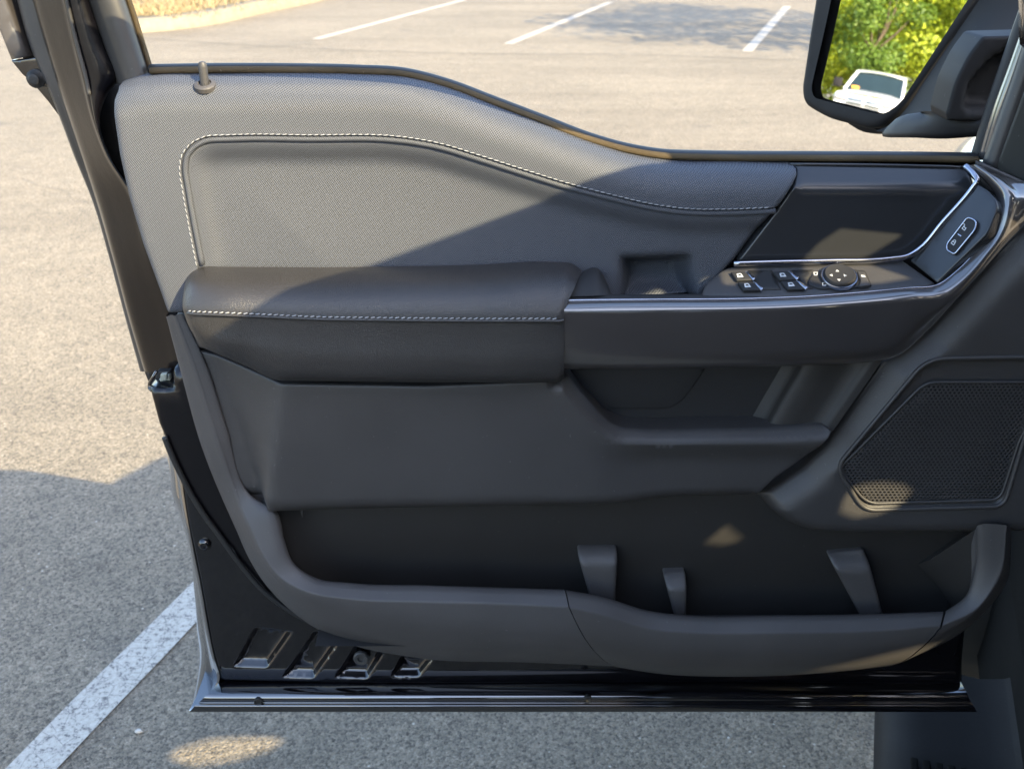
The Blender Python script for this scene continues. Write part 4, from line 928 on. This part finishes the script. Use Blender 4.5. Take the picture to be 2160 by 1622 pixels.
ST = [  # inner lip, lip crest, face middle, outer edge; depths
 ((386, 664), (372, 664), (362, 664), (352, 664), .048, .050, .046, .030),
 ((432, 760), (412, 768), (398, 776), (383, 785), .050, .052, .048, .030),
 ((478, 900), (458, 910), (443, 922), (425, 938), .050, .053, .049, .030),
 ((530, 1045), (506, 1052), (490, 1050), (468, 1046), .052, .056, .052, .030),
 ((586, 1082), (528, 1108), (514, 1110), (498, 1112), .064, .070, .062, .032),
 ((598, 1132), (552, 1164), (540, 1170), (526, 1174), .072, .082, .070, .034),
 ((622, 1190), (590, 1216), (578, 1222), (560, 1228), .080, .092, .080, .036),
 ((665, 1218), (650, 1248), (636, 1265), (612, 1284), .084, .102, .094, .040),
 ((740, 1229), (735, 1262), (728, 1300), (700, 1342), .086, .106, .102, .046),
 ((900, 1234), (900, 1268), (905, 1325), (890, 1388), .087, .108, .108, .054),
 ((1060, 1239), (1060, 1272), (1078, 1335), (1110, 1396), .087, .108, .110, .058),
 ((1190, 1243), (1199, 1279), (1232, 1345), (1296, 1404), .087, .108, .110, .060),
 ((1270, 1258), (1272, 1296), (1292, 1360), (1345, 1413), .087, .108, .111, .060),
 ((1370, 1288), (1374, 1326), (1385, 1375), (1420, 1422), .087, .108, .111, .060),
 ((1450, 1297), (1455, 1333), (1470, 1380), (1500, 1425), .087, .108, .111, .060),
 ((1650, 1297), (1650, 1334), (1650, 1380), (1630, 1424), .087, .108, .110, .060),
 ((1850, 1294), (1850, 1330), (1830, 1375), (1760, 1415), .087, .108, .109, .060),
 ((1994, 1289), (1988, 1318), (1950, 1362), (1866, 1403), .087, .106, .104, .058),
 ((2036, 1258), (2058, 1284), (2048, 1302), (2020, 1332), .084, .100, .094, .050),
 ((2058, 1200), (2106, 1214), (2112, 1219), (2118, 1226), .080, .090, .084, .046),
 ((2062, 1108), (2122, 1108), (2126, 1108), (2130, 1108), .076, .082, .076, .044)]
def bin_part(name, i0, i1, m):
    st = ST[i0:i1 + 1]; rows = [[(*s[k], s[4 + k]) for s in st] for k in range(4)]
    W = rows_px(rows)
    if name == 'pocket_front_insert':
        W = [np.array(cr(r, 8)) for r in W]; W = [np.vstack([r[0] + (r[1] - r[0]) * .25, r[1:-1], r[-1] + (r[-2] - r[-1]) * .25]) for r in W]; nu = 1
    else: nu = 8
    lipm = W[0] * .1 + W[1] * .9 + np.array([0, .0, .0006])
    inn = W[0] + np.array([0, .006, -.03]); inn0 = W[0] + np.array([0, .0008, -.0012])
    e1 = W[3] * .85 + W[2] * .15 + np.array([0, -.006, -.0]); bk = W[3] + np.array([0, .03, .0])
    return loft(name, door, m, [inn, inn0, W[0], lipm, W[1], W[1] * .88 + W[2] * .12 + np.array([0, -.0010, -.0004]), W[2], e1, W[3], bk], nu, 3, px=False)
bin_part('pocket_front', 0, 11, M['bin']); bin_part('pocket_front_insert', 11, 17, M['ribbed']); bin_part('pocket_front_end', 17, 20, M['bin'])

# ---- window front corner: sail panel and seals
plate('sail_panel', door, M['sail'], [(2215, 120), (2158, 195), (2145, 232), (2098, 358), (2165, 389), (2215, 392)], FD(.024), None, .02, .004, .02)
tube('sail_seal', door, M['seal_grey'], [(2185, 70, .012), (2150, 172, .012), (2118, 262, .012), (2088, 352, .012)], .010, 10, flat=(.012, .0085))
tube('frame_channel', door, M['gloss'], [(2180, 20, -.005), (2138, 140, -.005), (2102, 240, -.005), (2074, 335, -.005)], .007, 8, flat=(.010, .0058))
tube('frame_seal', door, M['rubber'], [(2168, 10, -.014), (2126, 130, -.014), (2090, 235, -.014), (2060, 334, -.014)], .006, 8, flat=(.010, .0065))
plate('corner_trim', door, M['trim'], [(2060, 340), (2100, 356), (2170, 388), (2215, 394), (2215, 440), (2120, 440), (2060, 380)], FD(.030), None, .02, .003, .02)

# ---- wing mirror
mf = Fr(MO, MN)
mglass = rpoly([(1762, -40), (1737, 75), (1711, 185, 16), (1716, 207, 14), (1862, 244, 22), (1898, 220, 24), (2068, -40)])
mhous = rpoly([(1724, -50), (1704, 75), (1687, 190, 18), (1693, 222, 24), (1742, 250, 20), (1842, 277, 30), (1902, 234, 24), (2098, -50)])
wm = plate('mirror_housing', door, M['matte'], mhous, mf, None, .10, .010, .008, holes=[mglass])
plate('mirror_bezel', wm, M['rubber'], rpoly([(1742, -44), (1720, 75), (1698, 188, 16), (1704, 216, 16), (1850, 262, 24), (1902, 228, 24), (2085, -44)]), Fr(MO - MN * .022, MN), None, .004, .0, .03)
gl = plate('mirror_glass', wm, M['glass_mirror'], mglass, Fr(MO - MN * .010, MN), None, 0, .0, .03); gl.data.polygons.foreach_set('use_smooth', [False] * len(gl.data.polygons))
def onmf(x, y, back=0.0):
    r = ray(x, y); t = ((MO - EYE) @ MN) / (r @ MN); return EYE + r * t - MN * back
rA = [onmf(x, y, .004) for x, y in ((2096, -50), (2034, 40), (1990, 105), (1945, 172), (1905, 232), (1875, 262), (1842, 277))]
rB = [P(x, y, -.20) for x, y in ((2300, -50), (2210, 40), (2110, 112), (2060, 172), (2030, 236), (2010, 262), (1985, 288))]
rA2 = [p - MN * .03 + np.array([.012, 0, -.002]) for p in rA]
loft('mirror_shell_side', wm, M['matte'], [rA, [a * .9 + b * .1 for a, b in zip(rA, rB)], [a * .5 + b * .5 + np.array([0, .012, 0]) for a, b in zip(rA, rB)], rB], 5, 3, px=False, linear=True)
mp = rpoly([(1997, 240, 4), (2016, 171, 20), (2044, 117, 16), (2074, 78, 8), (2215, 74), (2215, 262), (2000, 256, 4)])
mrec = np.array([FD(-.045).uv(*p) for p in rpoly([(2030, 236, 8), (2038, 185, 14), (2087, 123, 20), (2140, 94, 10), (2215, 90), (2215, 245)])])
plate('mirror_mount', wm, M['matte'], mp, FD(-.045), lambda u, v, X, Y: -.022 * ss(0, .008, dist(np.stack([u, v], 1), mrec)) * inside(np.stack([u, v], 1), mrec), .05, .004, .006)
ar = [[onmf(1868, 258, .02), P(1930, 240, -.22), P(2000, 238, -.075), P(2084, 246, -.045)], [onmf(1846, 272, .03), P(1930, 262, -.125), P(2000, 262, -.07), P(2084, 262, -.035)], [onmf(1842, 277, .03), P(1915, 285, -.13), P(2000, 286, -.07), P(2084, 278, -.035)], [onmf(1846, 280, .06), P(1915, 291, -.15), P(2000, 290, -.10), P(2084, 282, -.07)]]
loft('mirror_arm', wm, M['matte'], ar, 6, 4, px=False)
pl = [[onmf(x, y, .02) for x, y in ((1764, 256), (1780, 262), (1800, 266), (1836, 276))], [onmf(x, y, .03) for x, y in ((1768, 266), (1785, 276), (1808, 280), (1836, 280))], [onmf(x, y, .045) for x, y in ((1772, 268), (1790, 280), (1810, 283), (1836, 280))], [onmf(x, y, .10) for x, y in ((1774, 262), (1790, 272), (1810, 276), (1836, 276))]]
loft('puddle_lamp', wm, M['matte'], pl, 4, 3, px=False)
